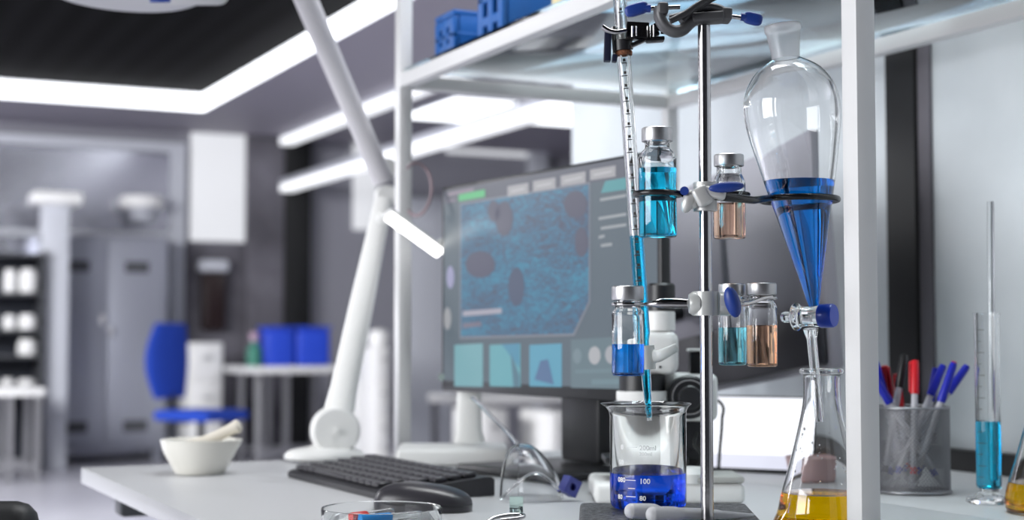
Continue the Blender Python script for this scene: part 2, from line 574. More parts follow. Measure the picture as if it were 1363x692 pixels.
# ---- open shelving at the far left with white containers
sA = P(-70, 600, 10.2)
sx1 = P(66, 600, 10.2).x
t = thing('shelving_rack', 'dark open shelving rack left of the steel cabinet', 'shelf', (sx1 - 0.35, sA.y, 0))
su = sA.y - 0.05
m = MB(); wb(sx1 - 0.7, sx1, su + 0.36, su + 0.38, 0.05, 1.5, m); m.build('back_panel', slot_dark, t)
for q in (0, 1):
    wb(sx1 - 0.70 + q * 0.675, sx1 - 0.675 + q * 0.675, su, su + 0.36, 0.0, 1.52).build('side_panel', grey_dark, t)
zs = [P(20, yy, 10.2).z for yy in (388, 438, 473, 525)]
for z in zs + [1.50]:
    wb(sx1 - 0.674, sx1 - 0.026, su + 0.005, su + 0.355, z - 0.02, z).build('shelf', grey_dark, t)
white_jar = white_plastic
labs = ['taller white container at the left of the top shelf of the dark rack',
        'wide white container at the right of the top shelf of the dark rack',
        'short white container at the left of the second shelf of the dark rack',
        'wide low white container at the right of the second shelf of the dark rack',
        'wide low white container on the third shelf of the dark rack',
        'short white container at the left of the lowest shelf of the dark rack',
        'wide low white container at the right of the lowest shelf of the dark rack']
for lab, px, py0, py1, hw, sh in zip(labs, (18, 45, 18, 45, 45, 17, 45), (355, 354, 418, 417, 450, 502, 503),
                                     (386, 386, 437, 437, 471, 522, 522), (9, 13, 9, 13, 13, 9, 13), (0, 0, 1, 1, 2, 3, 3)):
    s_ = 10.2 / F
    c = P(px, 450, 10.2); r = hw * s_; h = (py1 - py0) * s_
    pr = [(0, 0), (r * 0.95, 0), (r, 0.01), (r, h * 0.8), (r * 0.8, h * 0.86), (r * 0.8, h), (0, h)]
    c = V((min(c.x, sx1 - 0.03 - r), su + 0.03 + r, zs[sh] + 0.0005))
    tag(MB().lathe(pr, TR(c), 24).build('storage_jar', white_jar, None, origin=c), lab, 'jar', 'white containers on the dark rack')

# ---- white column-like apparatus before the window, with a wide cap
c = P(68, 600, 10.6); s_ = 10.6 / F
zt2 = P(68, 257, 10.6).z
t = thing('white_column_stand', 'white column with a wider flat cap rising left of the steel cabinet', 'column', (c.x, c.y, 0))
wb(c.x - 0.09, c.x + 0.09, c.y - 0.09, c.y + 0.09, 0, zt2 - 0.091, None, 0.01).build('shaft', frame_grey, t)
wb(c.x - 0.17, c.x + 0.17, c.y - 0.15, c.y + 0.15, zt2 - 0.09, zt2, None, 0.02).build('cap', white_plastic, t)
c = P(188, 290, 11.45)
t = thing('wall_lamp', 'small white wall lamp with a flat wide head above the steel cabinet', 'lamp', (c.x, c.y, c.z - 0.1))
MB().lathe([(0, 0.0), (0.09, 0.0), (0.11, 0.1), (0, 0.1)], TR((c.x, c.y, c.z - 0.03)), 24).build('body', frame_grey, t)
MB().lathe([(0, 0.0), (0.16, 0.0), (0.17, 0.03), (0.16, 0.09), (0, 0.09)], TR((c.x, c.y, c.z + 0.071)), 24).build('lamp_head', white_plastic, t)
wb(c.x - 0.03, c.x + 0.03, c.y + 0.05, U_FAR - 0.051, c.z - 0.01, c.z + 0.04).build('wall_arm', frame_grey, t)

# ---- generic plain bench
def bench(name, label, px0, px1, ytop, Y, depth, legs, th=0.05):
    a = P(px0, ytop, Y); b = P(px1, ytop, Y)
    w = (px1 - px0) * Y / F / 0.93
    t = thing(name, label, 'table', (a.x + w / 2, a.y + depth / 2, 0))
    wb(a.x, a.x + w, a.y, a.y + depth, a.z - th, a.z, None, 0.006).build('tabletop', white_plastic, t)
    for lx in legs:
        for ly in (0.05, depth - 0.09):
            wb(a.x + lx * w - 0.02, a.x + lx * w + 0.02, a.y + ly, a.y + ly + 0.04, 0, a.z - th - 0.0005).build('leg', dull_steel, t)
    for ly in (0.05, depth - 0.09):
        wb(a.x + legs[0] * w + 0.021, a.x + legs[-1] * w - 0.021, a.y + ly + 0.005, a.y + ly + 0.035, 0.08, 0.115).build('rail', dull_steel, t)
    return a, w, depth


bench('side_table', 'white topped table at the far left edge in front of the dark rack', -60, 48, 518, 9.4, 0.6, (0.1, 0.62, 0.93))
ba, bw, bd = bench('lab_bench', 'far white topped bench carrying the blue bins', 327, 452, 488, 10.6, 0.6, (0.16, 0.45, 0.95))


def bin_(px0, px1, py0, Y, dep, name, label, m_, grp, lip=True):
    a = P(px0, py0, Y); w = (px1 - px0) * Y / F / 1.15
    h = a.z - ba.z
    c = V((a.x + w / 2 + 0.02, ba.y + 0.05 + dep / 2, ba.z + 0.001))
    t = thing(name, label, 'bin', c, 0, grp)
    m = MB(); m.box((c.x, c.y, c.z + h * 0.46), (w, dep, h * 0.92), None, 0.025, 0, 3); m.build('body', m_, t)
    m = MB(); m.box((c.x, c.y, c.z + h * 0.96), (w + 0.02, dep + 0.02, h * 0.075), None, 0.01); m.build('lid', m_, t)


bin_(357, 403, 434, 10.6, 0.2, 'plastic_bin', 'first blue lidded bin on the far bench, next to the black pilaster', blue_bin, 'blue bins on the far bench')
bin_(406, 460, 434, 10.6, 0.2, 'plastic_bin', 'second blue lidded bin on the far bench, next to the white lamp arm', blue_bin, 'blue bins on the far bench')
c = P(347, 470, 10.6); c = V((c.x, ba.y + 0.12, ba.z + 0.001))
t = thing('spray_bottle', 'small green bottle with a pink top beside the first blue bin', 'bottle', c)
MB().lathe([(0, 0), (0.05, 0), (0.052, 0.02), (0.052, 0.12), (0.02, 0.16), (0.018, 0.18), (0, 0.18)], TR(c), 20).build('body', mat('green_bottle', rgb(70, 140, 120), 0.4), t)
MB().lathe([(0, 0.181), (0.03, 0.181), (0.03, 0.24), (0, 0.24)], TR(c), 20).build('cap', mat('pink_cap', rgb(190, 160, 180), 0.5), t)

# ---- white boxes stacked in front of the bench
def white_unit(px0, px1, py0, py1, Y, dep, label, name='white_cabinet', drawers=2, floor=False):
    a = P(px0, py0, Y); b = P(px1, py1, Y)
    w = (px1 - px0) * Y / F / 1.1
    z0 = 0.0 if floor else b.z
    t = thing(name, label, 'cabinet' if floor else 'box', (a.x + w / 2, a.y + dep / 2, z0))
    wb(a.x, a.x + w, a.y, a.y + dep, z0, a.z, None, 0.01).build('body', white_plastic, t)
    hh = (a.z - z0) / drawers
    for q in range(drawers):
        d = wb(a.x + 0.012, a.x + w - 0.012, a.y - 0.016, a.y - 0.0005, z0 + q * hh + 0.012, z0 + (q + 1) * hh - 0.012, None, 0.004).build('drawer', white_plastic, t)
        wb(a.x + w * 0.35, a.x + w * 0.65, a.y - 0.03, a.y - 0.0161, z0 + (q + 0.6) * hh, z0 + (q + 0.6) * hh + 0.015).build('handle', dull_steel, d)
    return t


white_unit(254, 302, 456, 600, 11.0, 0.35, 'tall white drawer unit beside the blue chair', 'drawer_unit', 3, True)
white_unit(640, 684, 546, 600, 8.5, 0.4, 'white low drawer unit seen under the lit monitor, nearer the pale lamp stem', 'drawer_unit', 2, True)
white_unit(733, 772, 548, 600, 8.5, 0.4, 'white low drawer unit seen under the lit monitor, next to its dark stand', 'drawer_unit', 2, True)
a, w_, d_ = bench('lab_bench', 'low white bench far behind, glimpsed under the lit monitor', 622, 800, 528, 10.2, 0.7, (0.03, 0.5, 0.97), 0.06)
white_unit(499, 522, 462, 600, 9.5, 0.3, 'narrow white tower unit between the lamp arm and the white post', 'drawer_unit', 4, True)
c = P(510, 452, 9.5); zz = P(510, 462, 9.5).z
tag(MB().lathe([(0, 0), (0.06, 0), (0.075, 0.05), (0.06, 0.1), (0, 0.12)], TR((c.x + 0.03, c.y + 0.15, zz + 0.001)), 24).build('round_canister', white_plastic, None, origin=V((c.x + 0.03, c.y + 0.15, zz + 0.001))),
    'round white canister on top of the narrow white tower', 'canister')
white_unit(474, 499, 505, 600, 9.8, 0.3, 'low grey-white unit left of the narrow white tower', 'drawer_unit', 2, True)

# ---- dark dispenser on the wall
a = PU(271, 362, U_FAR - 0.15); b = PU(300, 440, U_FAR - 0.15)
t = thing('wall_dispenser', 'dark red-black dispenser with a pale cap on the far wall above the drawers', 'dispenser', ((a.x + b.x) / 2, U_FAR - 0.1, b.z))
wb(a.x, b.x, U_FAR - 0.15, U_FAR - 0.031, b.z, a.z, None, 0.02).build('body', ext_mat, t)
wb(a.x - 0.03, b.x + 0.03, U_FAR - 0.16, U_FAR - 0.031, a.z + 0.001, a.z + 0.10, None, 0.03).build('cap', frame_grey, t)

# ---- blue lab chair
c = P(268, 545, 9.9); cz = c.z
t = thing('lab_chair', 'blue swivel chair with a curved backrest in front of the steel cabinet', 'chair', (c.x, c.y, 0), -0.95)
Tc = TR((c.x, c.y, 0), -0.95)
MB().box((0.0, 0, cz - 0.035), (0.46, 0.44, 0.07), Tc, 0.03, 0, 3).build('seat', blue_fabric, t)
bt = P(228, 430, 9.9).z
pts = [Tc @ V((-0.27 - 0.03 * sin(k / 8 * pi), 0, cz + 0.07 + (bt - cz - 0.07) * k / 8)) for k in range(9)]
m = MB().tube(pts, [(0.025 + 0.012 * sin(k / 8 * pi), 0.15 + 0.06 * sin(k / 8 * pi)) for k in range(9)], 20, flat=Tc.to_3x3() @ V((1, 0, 0)))
m.build('backrest', blue_fabric, t, ang=60)
MB().tube([Tc @ V((-0.10, 0, cz - 0.08)), Tc @ V((-0.2, 0, cz - 0.085)), Tc @ V((-0.245, 0, cz)), Tc @ V((-0.25, 0, cz + 0.1))], 0.016, 8).build('back_bar', black_plastic, t)
MB().tube([Tc @ V((0, 0, cz - 0.071)), Tc @ V((0, 0, 0.1))], 0.025, 12).build('column', black_plastic, t)
for k in range(5):
    an = 2 * pi * k / 5 + 0.3
    e = Tc @ V((0.27 * cos(an), 0.27 * sin(an), 0.07))
    lg = MB().tube([Tc @ V((0.03 * cos(an), 0.03 * sin(an), 0.1)), e], [0.022, 0.014], 8).build('leg', dull_steel, t)
    MB().ellip(e - UP * 0.043, (0.027, 0.027, 0.0265)).build('caster', white_plastic, lg)

# ---- dark chair whose top corner peeps in at the bottom left
c = D(-0.52, 1.32)
t = thing('office_chair', 'black chair whose backrest corner shows at the bottom edge, left of the bench', 'chair', (c.x, c.y, 0), YAW)
Tc = TR((c.x, c.y, 0), YAW)
zt = PZ(5, 674, 0).z
m = MB().box((0, 0, 0), (0.36, 0.045, 0.42), Tc @ M.Translation((-0.078, 0, 0.562)) @ M.Rotation(radians(-5), 4, 'X'), 0.02, 0, 3)
m.build('backrest', black_soft, t)
MB().box((-0.09, 0.24, 0.45), (0.42, 0.4, 0.05), Tc, 0.022, 0, 3).build('seat', black_soft, t)
MB().tube([Tc @ V((-0.09, 0.24, 0.424)), Tc @ V((-0.09, 0.24, 0.09))], 0.024, 12).build('column', black_plastic, t)
MB().tube([Tc @ V((-0.09, 0.04, 0.424)), Tc @ V((-0.09, -0.045, 0.42)), Tc @ V((-0.09, -0.05, 0.47))], 0.014, 8).build('back_bar', black_plastic, t)
for k in range(5):
    an = 2 * pi * k / 5 + 0.2
    MB().tube([Tc @ V((-0.09 + 0.03 * cos(an), 0.24 + 0.03 * sin(an), 0.08)), Tc @ V((-0.09 + 0.26 * cos(an), 0.24 + 0.26 * sin(an), 0.022))], [0.024, 0.018], 8).build('leg', black_plastic, t)

# ================================================================== THE BENCHES
corner = PT(108, 622)
V0, U1 = corner.x, corner.y
VJ = PT(1172, 668).x                       # joint of the two benches
U0 = 0.55
for nm, va, vb, lab in [('lab_table', V0, VJ - 0.001, 'white laminate bench in front, carrying the keyboard, stand and mortar'),
                        ('lab_table', VJ + 0.001, 1.318, 'white laminate bench behind, against the concrete partition, carrying the pen cup')]:
    t = thing(nm, lab, 'table', ((va + vb) / 2, (U0 + U1) / 2, 0), 0, 'white laminate benches')
    wb(va, vb, U0, U1, TZ - 0.02, TZ, None, 0.0015).build('tabletop', table_white, t)
    for ue in (U0 + 0.06, U1 - 0.10):
        wb(va + 0.03, vb - 0.03, ue, ue + 0.04, TZ - 0.055, TZ - 0.0205, None, 0.006).build('rail', grey_dark, t)
        wb((va + vb) / 2 - 0.03, (va + vb) / 2 + 0.03, ue, ue + 0.04, 0.03, TZ - 0.0555).build('leg', grey_dark, t)
        wb(va + 0.05, vb - 0.02, ue - 0.01, ue + 0.05, 0, 0.0295, None, 0.006).build('foot', grey_dark, t)
struct('baseboard_right', wb(1.3195, 1.344, -1.0, 2.3, TZ - 0.03, TZ + 0.026, None, 0.002), wall_black)

# ================================================================== SHELF FRAME
pl = D(-0.154, 2.09); pr_ = D(0.277, 1.2)
PV = pr_.x; PA, PB = 0.957, 1.945
PVR = PV + 0.436
t = thing('shelf_frame', 'white square-tube shelf frame standing over the benches, with a glass shelf', 'shelf', (PV, (PA + PB) / 2, TZ))
h = 0.0095
for vv in (PV, PVR):
    for uu in (PA, PB):
        wb(vv - h, vv + h, uu - h, uu + h, TZ + 0.004, TZ + 0.80, None, 0.0012).build('post', white_metal, t)
        wb(vv - 0.0115, vv + 0.0115, uu - 0.0115, uu + 0.0115, TZ + 0.0003, TZ + 0.0039, None, 0.001).build('foot_plate', white_metal, t)
zb = TZ + 0.523
for z in (zb, TZ + 0.79):
    for vv in (PV, PVR):
        wb(vv - h, vv + h, PA + h, PB - h, z - h, z + h, None, 0.0012).build('beam', white_metal, t)
    for uu in (PA, PB):
        wb(PV + h, PVR - h, uu - h, uu + h, z - h, z + h, None, 0.0012).build('beam', white_metal, t)
wb(PV - 0.004, PVR + 0.006, PA + 0.012, PB - 0.012, zb + h + 0.0004, zb + h + 0.0074, None, 0.001).build('glass_shelf', glass_green, t)
ZG = zb + h + 0.0078

# ---- things standing on the glass shelf
def on_shelf(px, py): return PZ(px, py, ZG)


def rack(name, label, c, rz, L, Wd, Hh, nslot, grp):
    """plastic tube rack: end plates with windows, decks, posts"""
    t = thing(name, label, 'rack', c, rz, grp)
    T = TR(c, rz)
    m = MB()
    for z in (0.004, Hh * 0.5, Hh - 0.004): m.box((0, 0, z), (L, Wd, 0.008), T, 0.002)
    m.build('deck', blue_rack, t)
    for s in (-1, 1):
        m = MB()
        for y in (-1, 0, 1): m.box((s * (L / 2 - 0.004), y * (Wd / 2 - 0.008), Hh / 2), (0.008, 0.016, Hh - 0.017), T, 0.002)
        m.box((s * (L / 2 - 0.0041), 0, Hh * 0.27), (0.0075, Wd - 0.002, 0.012), T, 0.001)
        m.box((s * (L / 2 - 0.0041), 0, Hh * 0.77), (0.0075, Wd - 0.002, 0.012), T, 0.001)
        m.build('end_frame', blue_rack, t)
    for s in (-1, 1):
        m = MB(); m.box((0, s * (Wd / 2 - 0.003), Hh * 0.5), (L - 0.018, 0.005, Hh * 0.82), T, 0.001); m.build('side_panel', blue_rack, t)


rack('tube_rack', 'lower blue slotted plastic rack at the post end of the glass shelf', V((PV + 0.095, 1.872, ZG)), 0.0, 0.13, 0.066, 0.068, 4, 'blue plastic racks')
rack('tube_rack', 'taller blue slotted plastic rack beside the lower one on the glass shelf', V((PV + 0.105, 1.735, ZG)), 0.0, 0.14, 0.075, 0.125, 4, 'blue plastic racks')


def carton(name, label, c, sx, sy, sz, m_, cat='box', grp=None):
    t = thing(name, label, cat, c, 0, grp)
    wb(c.x - sx / 2, c.x + sx / 2, c.y - sy / 2, c.y + sy / 2, c.z, c.z + sz * 0.78, None, 0.003).build('body', m_, t)
    wb(c.x - sx / 2 - 0.002, c.x + sx / 2 + 0.002, c.y - sy / 2 - 0.002, c.y + sy / 2 + 0.002, c.z + sz * 0.781, c.z + sz, None, 0.003).build('lid', m_, t)


q = on_shelf(762, 38); carton('storage_box', 'cream card box on the glass shelf in front of the blue racks', V((PV + 0.15, 1.53, ZG)), 0.14, 0.24, 0.07, box_cream, grp='cream card boxes')
q = on_shelf(1205, 6); carton('storage_box', 'cream card box on the glass shelf right of the front post', V((q.x, q.y - 0.06, ZG)), 0.09, 0.16, 0.07, box_cream, grp='cream card boxes')
q = on_shelf(1085, 22); c = V((q.x, q.y, ZG))
t = thing('storage_tub', 'teal plastic tub on the glass shelf above the pear-shaped funnel', 'tub', c)
m = MB().lathe(shell([(0, 0), (0.045, 0), (0.05, 0.004), (0.056, 0.07), (0.058, 0.075)], 0.002, 0.002), TR(c), 32); m.build('body', box_teal, t)
m = MB().lathe([(0, 0.0755), (0.06, 0.0755), (0.06, 0.083), (0, 0.084)], TR(c), 32); m.build('lid', box_teal, t)
q = on_shelf(960, 95); c = V((q.x, q.y, ZG))
t = thing('reagent_tray', 'shallow grey-blue tray at the back of the glass shelf above the steel rod', 'tray', c)
m = MB()
wb(c.x - 0.07, c.x + 0.07, c.y - 0.1, c.y + 0.1, c.z, c.z + 0.004, m)
for s in (-1, 1):
    wb(c.x + s * 0.068 - 0.002, c.x + s * 0.068 + 0.002, c.y - 0.1, c.y + 0.1, c.z + 0.004, c.z + 0.03, m)
    wb(c.x - 0.066, c.x + 0.066, c.y + s * 0.098 - 0.002, c.y + s * 0.098 + 0.002, c.z + 0.004, c.z + 0.03, m)
m.build('body', mat('tray_grey_blue', rgb(120, 148, 172), 0.5), t)
# ================================================================== MONITORS
ML = P(585, 385, 2.035); MR = P(877, 365, 1.617)
ma = V((MR.x - ML.x, MR.y - ML.y, 0)); MW = ma.length; ma.normalize()
mn = V((-ma.y, ma.x, 0))                    # away from the viewer, behind the screen
zb_, zt_ = P(585, 520, 2.035).z, P(585, 249, 2.035).z
MH = zt_ - zb_
mc = V(((ML.x + MR.x) / 2, (ML.y + MR.y) / 2, 0))
rz = math.atan2(ma.y, ma.x)
t = thing('monitor', 'lit computer monitor showing a blue micrograph, standing on the front bench', 'monitor', V((mc.x, mc.y, TZ)) + mn * 0.05, rz)
TM = M.Translation((mc.x, mc.y, zb_)) @ M.Rotation(rz, 4, 'Z')      # x along the screen, +y behind, z up from the bottom edge
m = MB(); m.box((0, 0.010, MH / 2), (MW, 0.014, MH), TM, 0.003); m.box((0, 0.029, MH * 0.47), (MW * 0.6, 0.025, MH * 0.6), TM, 0.01)
m.build('housing', black_plastic, t)
SM = [screen_col(76, 90, 100)]
sb = MB()
YS = 0.0029
bz = 0.0065


def uvp(px, py, y=YS):
    """the point of the screen plane seen at this pixel, in screen coordinates"""
    d = ray(px, py); o = TM @ V((0, y, 0))
    return TM.inverted() @ (EYE + d * ((o - EYE).dot(mn) / d.dot(mn)))


def poly(pts, colr, lift):
    if colr not in SM: SM.append(colr)
    q = [uvp(*p) for p in pts]
    sb.raw([(p.x, YS - lift, p.z) for p in q], [list(range(len(q)))], TM, SM.index(colr))


def oval(px, py, rx, ry, colr, lift, n=28):
    poly([(px + rx * cos(2 * pi * k / n), py + ry * sin(2 * pi * k / n)) for k in range(n)], colr, lift)


x0, x1, z0, z1 = -MW / 2 + bz, MW / 2 - bz, bz * 2.2, MH - bz
sb.raw([(x0, YS, z0), (x1, YS, z0), (x1, YS, z1), (x0, YS, z1)], [[0, 1, 2, 3]], TM, 0)
L1, L2, L3, L4 = 0.0003, 0.0006, 0.0009, 0.0012
poly([(590, 254), (838, 209), (838, 236), (590, 272)], screen_col(80, 84, 96), L1 / 2)       # header band
poly([(597, 257), (631, 250), (631, 254), (597, 261)], screen_col(128, 116, 130), L2)
poly([(597, 266), (607, 264), (607, 268), (597, 270)], screen_col(110, 104, 118), L2)
poly([(611, 259), (646, 252), (646, 262), (611, 268)], screen_col(78, 170, 112), L2)
for xa, xb, ya, yb in [(676, 704, 248, 243), (710, 740, 241, 236), (747, 780, 234, 228), (786, 820, 226, 220)]:
    poly([(xa, ya), (xb, yb), (xb, yb + 15), (xa, ya + 14)], screen_col(150, 150, 154), L2)
    poly([(xa + 5, ya + 5.5), (xb - 5, yb + 6.5), (xb - 5, yb + 9.5), (xa + 5, ya + 8.5)], screen_col(172, 172, 176), L3)
poly([(612, 270), (786, 242), (786, 402), (765, 447), (612, 451)], screen_col(112, 116, 126), L1)
mg = micrograph_material()
poly([(614, 272.5), (784, 245), (784, 401), (763, 444), (614, 448)], mg, L2)
dk = screen_col(72, 74, 92)
oval(672, 291, 12, 23, dk, L3); oval(658, 281, 8, 14, dk, L3); oval(767, 272, 16, 18, dk, L3); oval(775, 322, 9, 20, dk, L3)
oval(640, 352, 20, 18, screen_col(70, 72, 92), L3); oval(688, 382, 11, 26, screen_col(62, 74, 98), L3)
poly([(617, 414), (669, 410), (669, 417), (617, 421)], screen_col(150, 148, 160), L4)
poly([(617, 430), (642, 428), (642, 434), (617, 437)], screen_col(104, 100, 116), L4)
oval(600, 369, 5, 15, screen_col(140, 140, 172), L2); oval(596, 424, 5, 15, screen_col(142, 144, 148), L2)
for xa, xb, c1 in [(605, 643, (106, 154, 162)), (652, 693, (92, 152, 162)), (705, 748, (80, 144, 168))]:
    poly([(xa, 459), (xb, 457), (xb, 515), (xa, 514)], screen_col(*c1), L1)
poly([(668, 458.2), (692, 457), (692, 490)], screen_col(70, 130, 156), L2)
poly([(680, 468), (692, 500), (692, 514.8), (684, 514.7)], screen_col(72, 108, 124), L2)
poly([(720, 480), (730, 478), (738, 512), (712, 505)], screen_col(72, 100, 136), L2)
poly([(760, 452), (838, 447), (838, 518), (760, 516)], screen_col(88, 108, 116), L1 / 2)
oval(769, 474, 6, 10, screen_col(106, 124, 132), L2); oval(792, 473, 8, 12, screen_col(158, 160, 164), L2); oval(814, 472, 8, 12, screen_col(150, 152, 158), L2)
oval(588, 502, 4, 5, screen_col(100, 118, 114), L2)
poly([(766, 492), (838, 490), (838, 495), (766, 497)], screen_col(96, 118, 126), L2)
poly([(788, 505), (838, 504), (838, 511), (788, 512)], screen_col(98, 122, 130), L2)
poly([(806, 241), (834, 236), (834, 252), (800, 257)], screen_col(74, 140, 146), L1)
for xa, xb, ya, yb in [(799, 834, 264, 258), (797, 834, 289, 283), (800, 834, 302, 297), (797, 805, 314, 312), (800, 815, 325, 323)]:
    poly([(xa, ya), (xb, yb), (xb, yb + 4), (xa, ya + 4)], screen_col(142, 148, 152), L1)
sb.build('screen', SM, t, recalc=False)
nk = mc + mn * 0.075
m = MB()
m.box((0, 0, (zb_ + MH * 0.45 - TZ - 0.01) / 2), (0.085, 0.028, zb_ + MH * 0.45 - TZ - 0.012), M.Translation((nk.x, nk.y, TZ + 0.011)) @ M.Rotation(rz, 4, 'Z'), 0.006)
m.build('stand_neck', black_plastic, t)
bq = D(0.083, 1.90)
MB().box((0, 0, 0.0055), (0.19, 0.17, 0.010), TR(V((nk.x, nk.y, TZ + 0.0004)) - mn * 0.045, rz + 0.12), 0.004, 0, 3).build('stand_base', black_plastic, t)

# ---- the second monitor, seen from behind, rolled a little on its arm
bR = D(0.362, 1.75); bL = D(0.184, 2.215)
bd_ = (bL - bR).normalized(); bn = V((-bd_.y, bd_.x, 0))
if bn.dot(FW) > 0 and bn.dot(RT) < 0: bn = -bn
bn = V((bd_.y, -bd_.x, 0))
if bn.dot(RT) < 0: bn = -bn                  # screen side: away to the right
bc = (bR + bL) / 2
zc_ = P(1097, 362, 1.75).z
xax = -bd_                                    # towards the near (right) end
yax = UP.cross(xax)                           # right-handed with z up
TB = M.Translation((bc.x, bc.y, zc_)) @ frame(xax, yax, UP) @ M.Rotation(radians(-7), 4, 'Y')
sgn = 1 if (TB.to_3x3() @ V((0, 1, 0))).dot(bn) > 0 else -1     # +1: local +y is the screen side
t = thing('monitor', 'dark grey monitor turned to show its back, behind the pear-shaped funnel', 'monitor', V((bc.x, bc.y, TZ)) + bn * 0.06)
BW, BH = 0.50, 0.285
m = MB(); m.box((0, sgn * 0.010, 0), (BW, 0.018, BH), TB, 0.004)
m.build('housing', mat('monitor_back_grey', rgb(166, 164, 173), 0.45), t)
m = MB(); m.box((0, -sgn * 0.0066, -BH * 0.36), (BW * 0.985, 0.012, BH * 0.25), TB, 0.004)
m.build('lower_chin', mat('monitor_chin', rgb(44, 43, 50), 0.45), t)
m = MB(); m.box((-0.08, -sgn * 0.0026, 0.035), (0.20, 0.006, 0.15), TB, 0.0025); m.build('back_plate', mat('monitor_back_plate', rgb(148, 147, 156), 0.45), t)
m = MB(); m.box((0, sgn * 0.0195, 0), (BW - 0.012, 0.001, BH - 0.014), TB); m.build('screen', black_plastic, t)
pb = TB @ V((-0.09, -sgn * 0.012, -0.03))
px_ = V((pb.x, pb.y, 0)) - bn * 0.06
pole = V((px_.x, px_.y, 0)) + FW * 0.0
MB().tube([V((pole.x, pole.y, TZ + 0.012)), V((pole.x, pole.y, pb.z))], 0.014, 16).build('arm_pole', black_plastic, t)
MB().tube([V((pole.x, pole.y, pb.z - 0.012)), pb], 0.011, 12).build('arm', black_plastic, t)
MB().lathe([(0, 0), (0.04, 0), (0.04, 0.008), (0.03, 0.012), (0, 0.012)], TR(V((pole.x, pole.y, TZ + 0.0004))), 32).build('arm_foot', black_plastic, t)

# ---- cable hanging under it
pts = spath([TB @ V((-0.10, -sgn * 0.016, -0.125)), P(957, 534, 1.80), P(961, 560, 1.78), P(958, 600, 1.77), V((*P(956, 622, 1.79).xy, TZ + 0.004))], 8)
pts[-1].z = TZ + 0.0035
tag(MB().tube(pts, 0.0019, 8).build('cable', black_cable, None, origin=V((*pts[-1].xy, TZ))), 'thin dark green-black cable hanging beside the steel rod down to the bench', 'cable')

# ---- small bright tablet standing under it
ta = D(0.245, 1.875); tb_ = D(0.356, 1.818)
tx = (tb_ - ta); tw = tx.length; rzt = math.atan2(tx.y, tx.x)
tc_ = (ta + tb_) / 2
t = thing('tablet', 'small upright tablet with a blank white lit screen under the dark monitor back', 'tablet', V((tc_.x, tc_.y, TZ)), rzt)
TT = TR(V((tc_.x, tc_.y, TZ + 0.0006)), rzt) @ M.Rotation(radians(-4), 4, 'X')
hh = 0.094
MB().box((0, 0.006, hh / 2), (tw, 0.009, hh), TT, 0.003).build('housing', black_plastic, t)
m = MB()
m.raw([(-tw / 2 + .002, .0012, .022), (tw / 2 - .002, .0012, .022), (tw / 2 - .002, .0012, hh - .002), (-tw / 2 + .002, .0012, hh - .002)], [[0, 1, 2, 3]], TT, 0)
m.raw([(-tw / 2 + .002, .0012, .005), (tw / 2 - .002, .0012, .005), (tw / 2 - .002, .0012, .022), (-tw / 2 + .002, .0012, .022)], [[0, 1, 2, 3]], TT, 1)
m.build('screen', [screen_white, screen_lav], t, recalc=False)
MB().box((0, 0.035, 0.011), (tw * 0.5, 0.05, 0.022), TR(V((tc_.x, tc_.y, TZ + 0.0006)), rzt), 0.006).build('rest', black_plastic, t)

# ---- small pink pot behind the flask
c = PT(1085, 640); t = thing('weighing_cup', 'low dusty pink cup on the rear bench, glimpsed behind the yellow flask', 'cup', c)
MB().lathe(shell([(0, 0), (0.026, 0), (0.0285, 0.002), (0.0335, 0.026), (0.034, 0.028)], 0.0016, 0.002), TR(c + UP * 0.0004), 28).build('body', mat('dusty_pink', rgb(206, 176, 176), 0.55), t)

# ================================================================== LED DESK LAMP (white)
Yl = 2.06
c = D(-0.078, 2.003)
lr = radians(-25.8) + 0.03
t = thing('led_desk_lamp', 'white LED desk lamp whose lit bar head leans out beside the monitor', 'lamp', V((c.x, c.y, TZ)), lr)
TL = TR(V((c.x, c.y, TZ)), lr)
MB().box((0, 0, 0.0115), (0.146, 0.12, 0.022), TL, 0.006, 0, 3).build('base', white_plastic, t)
sx = 0.021
m = MB(); sy = 0.053
m.tube([TL @ V((sx, sy, 0.0226)), TL @ V((sx, sy, 0.04)), TL @ V((sx, sy, 0.1)), TL @ V((sx, sy, 0.2)), TL @ V((sx - 0.002, sy, 0.272))],
       [(0.022, 0.006), (0.018, 0.006), (0.016, 0.006), (0.015, 0.006), (0.012, 0.006)], 20, flat=TL.to_3x3() @ V((1, 0, 0)))
m.build('stem', white_plastic, t, ang=60)
he = TL @ V((sx - 0.002, sy, 0.276))
hA, hB = P(517, 287, 2.00), P(586, 337, 2.07)
hd = (hB - hA).normalized()
upn = (FW * 0.85 + UP * 0.55); upn = (upn - hd * upn.dot(hd)).normalized(); side = upn.cross(hd)
TH = M.Translation((hA + hB) / 2) @ frame(hd, side, upn)
HL = (hB - hA).length
MB().box((0, 0, 0.0045), (HL + 0.006, 0.019, 0.007), TH, 0.003, 0, 3).build('head', white_plastic, t)
MB().box((0, 0, -0.0015), (HL, 0.0155, 0.0048), TH, 0.002, 0, 3).build('light_bar', led_desk, t)
MB().tube(spath([he, he + UP * 0.012 - RT * 0.004, hB + UP * 0.016 + FW * 0.006, hB + FW * 0.004], 5), 0.005, 12).build('head_arm', white_plastic, t)
MB().ellip(P(508, 291, 2.03), (0.008, 0.006, 0.009)).build('knob', white_plastic, t)
# loop of cable at its head
c1 = P(555, 252, 2.04)
pts = [c1 + D(0.020 * cos(a), 0.01 * sin(a * 2), 0.036 * sin(a)) for a in [radians(-130 + 260 * k / 24) for k in range(25)]]
MB().tube(pts, 0.0022, 8).build('cable', mat('cable_pinkgrey', rgb(150, 130, 136), 0.5), t)

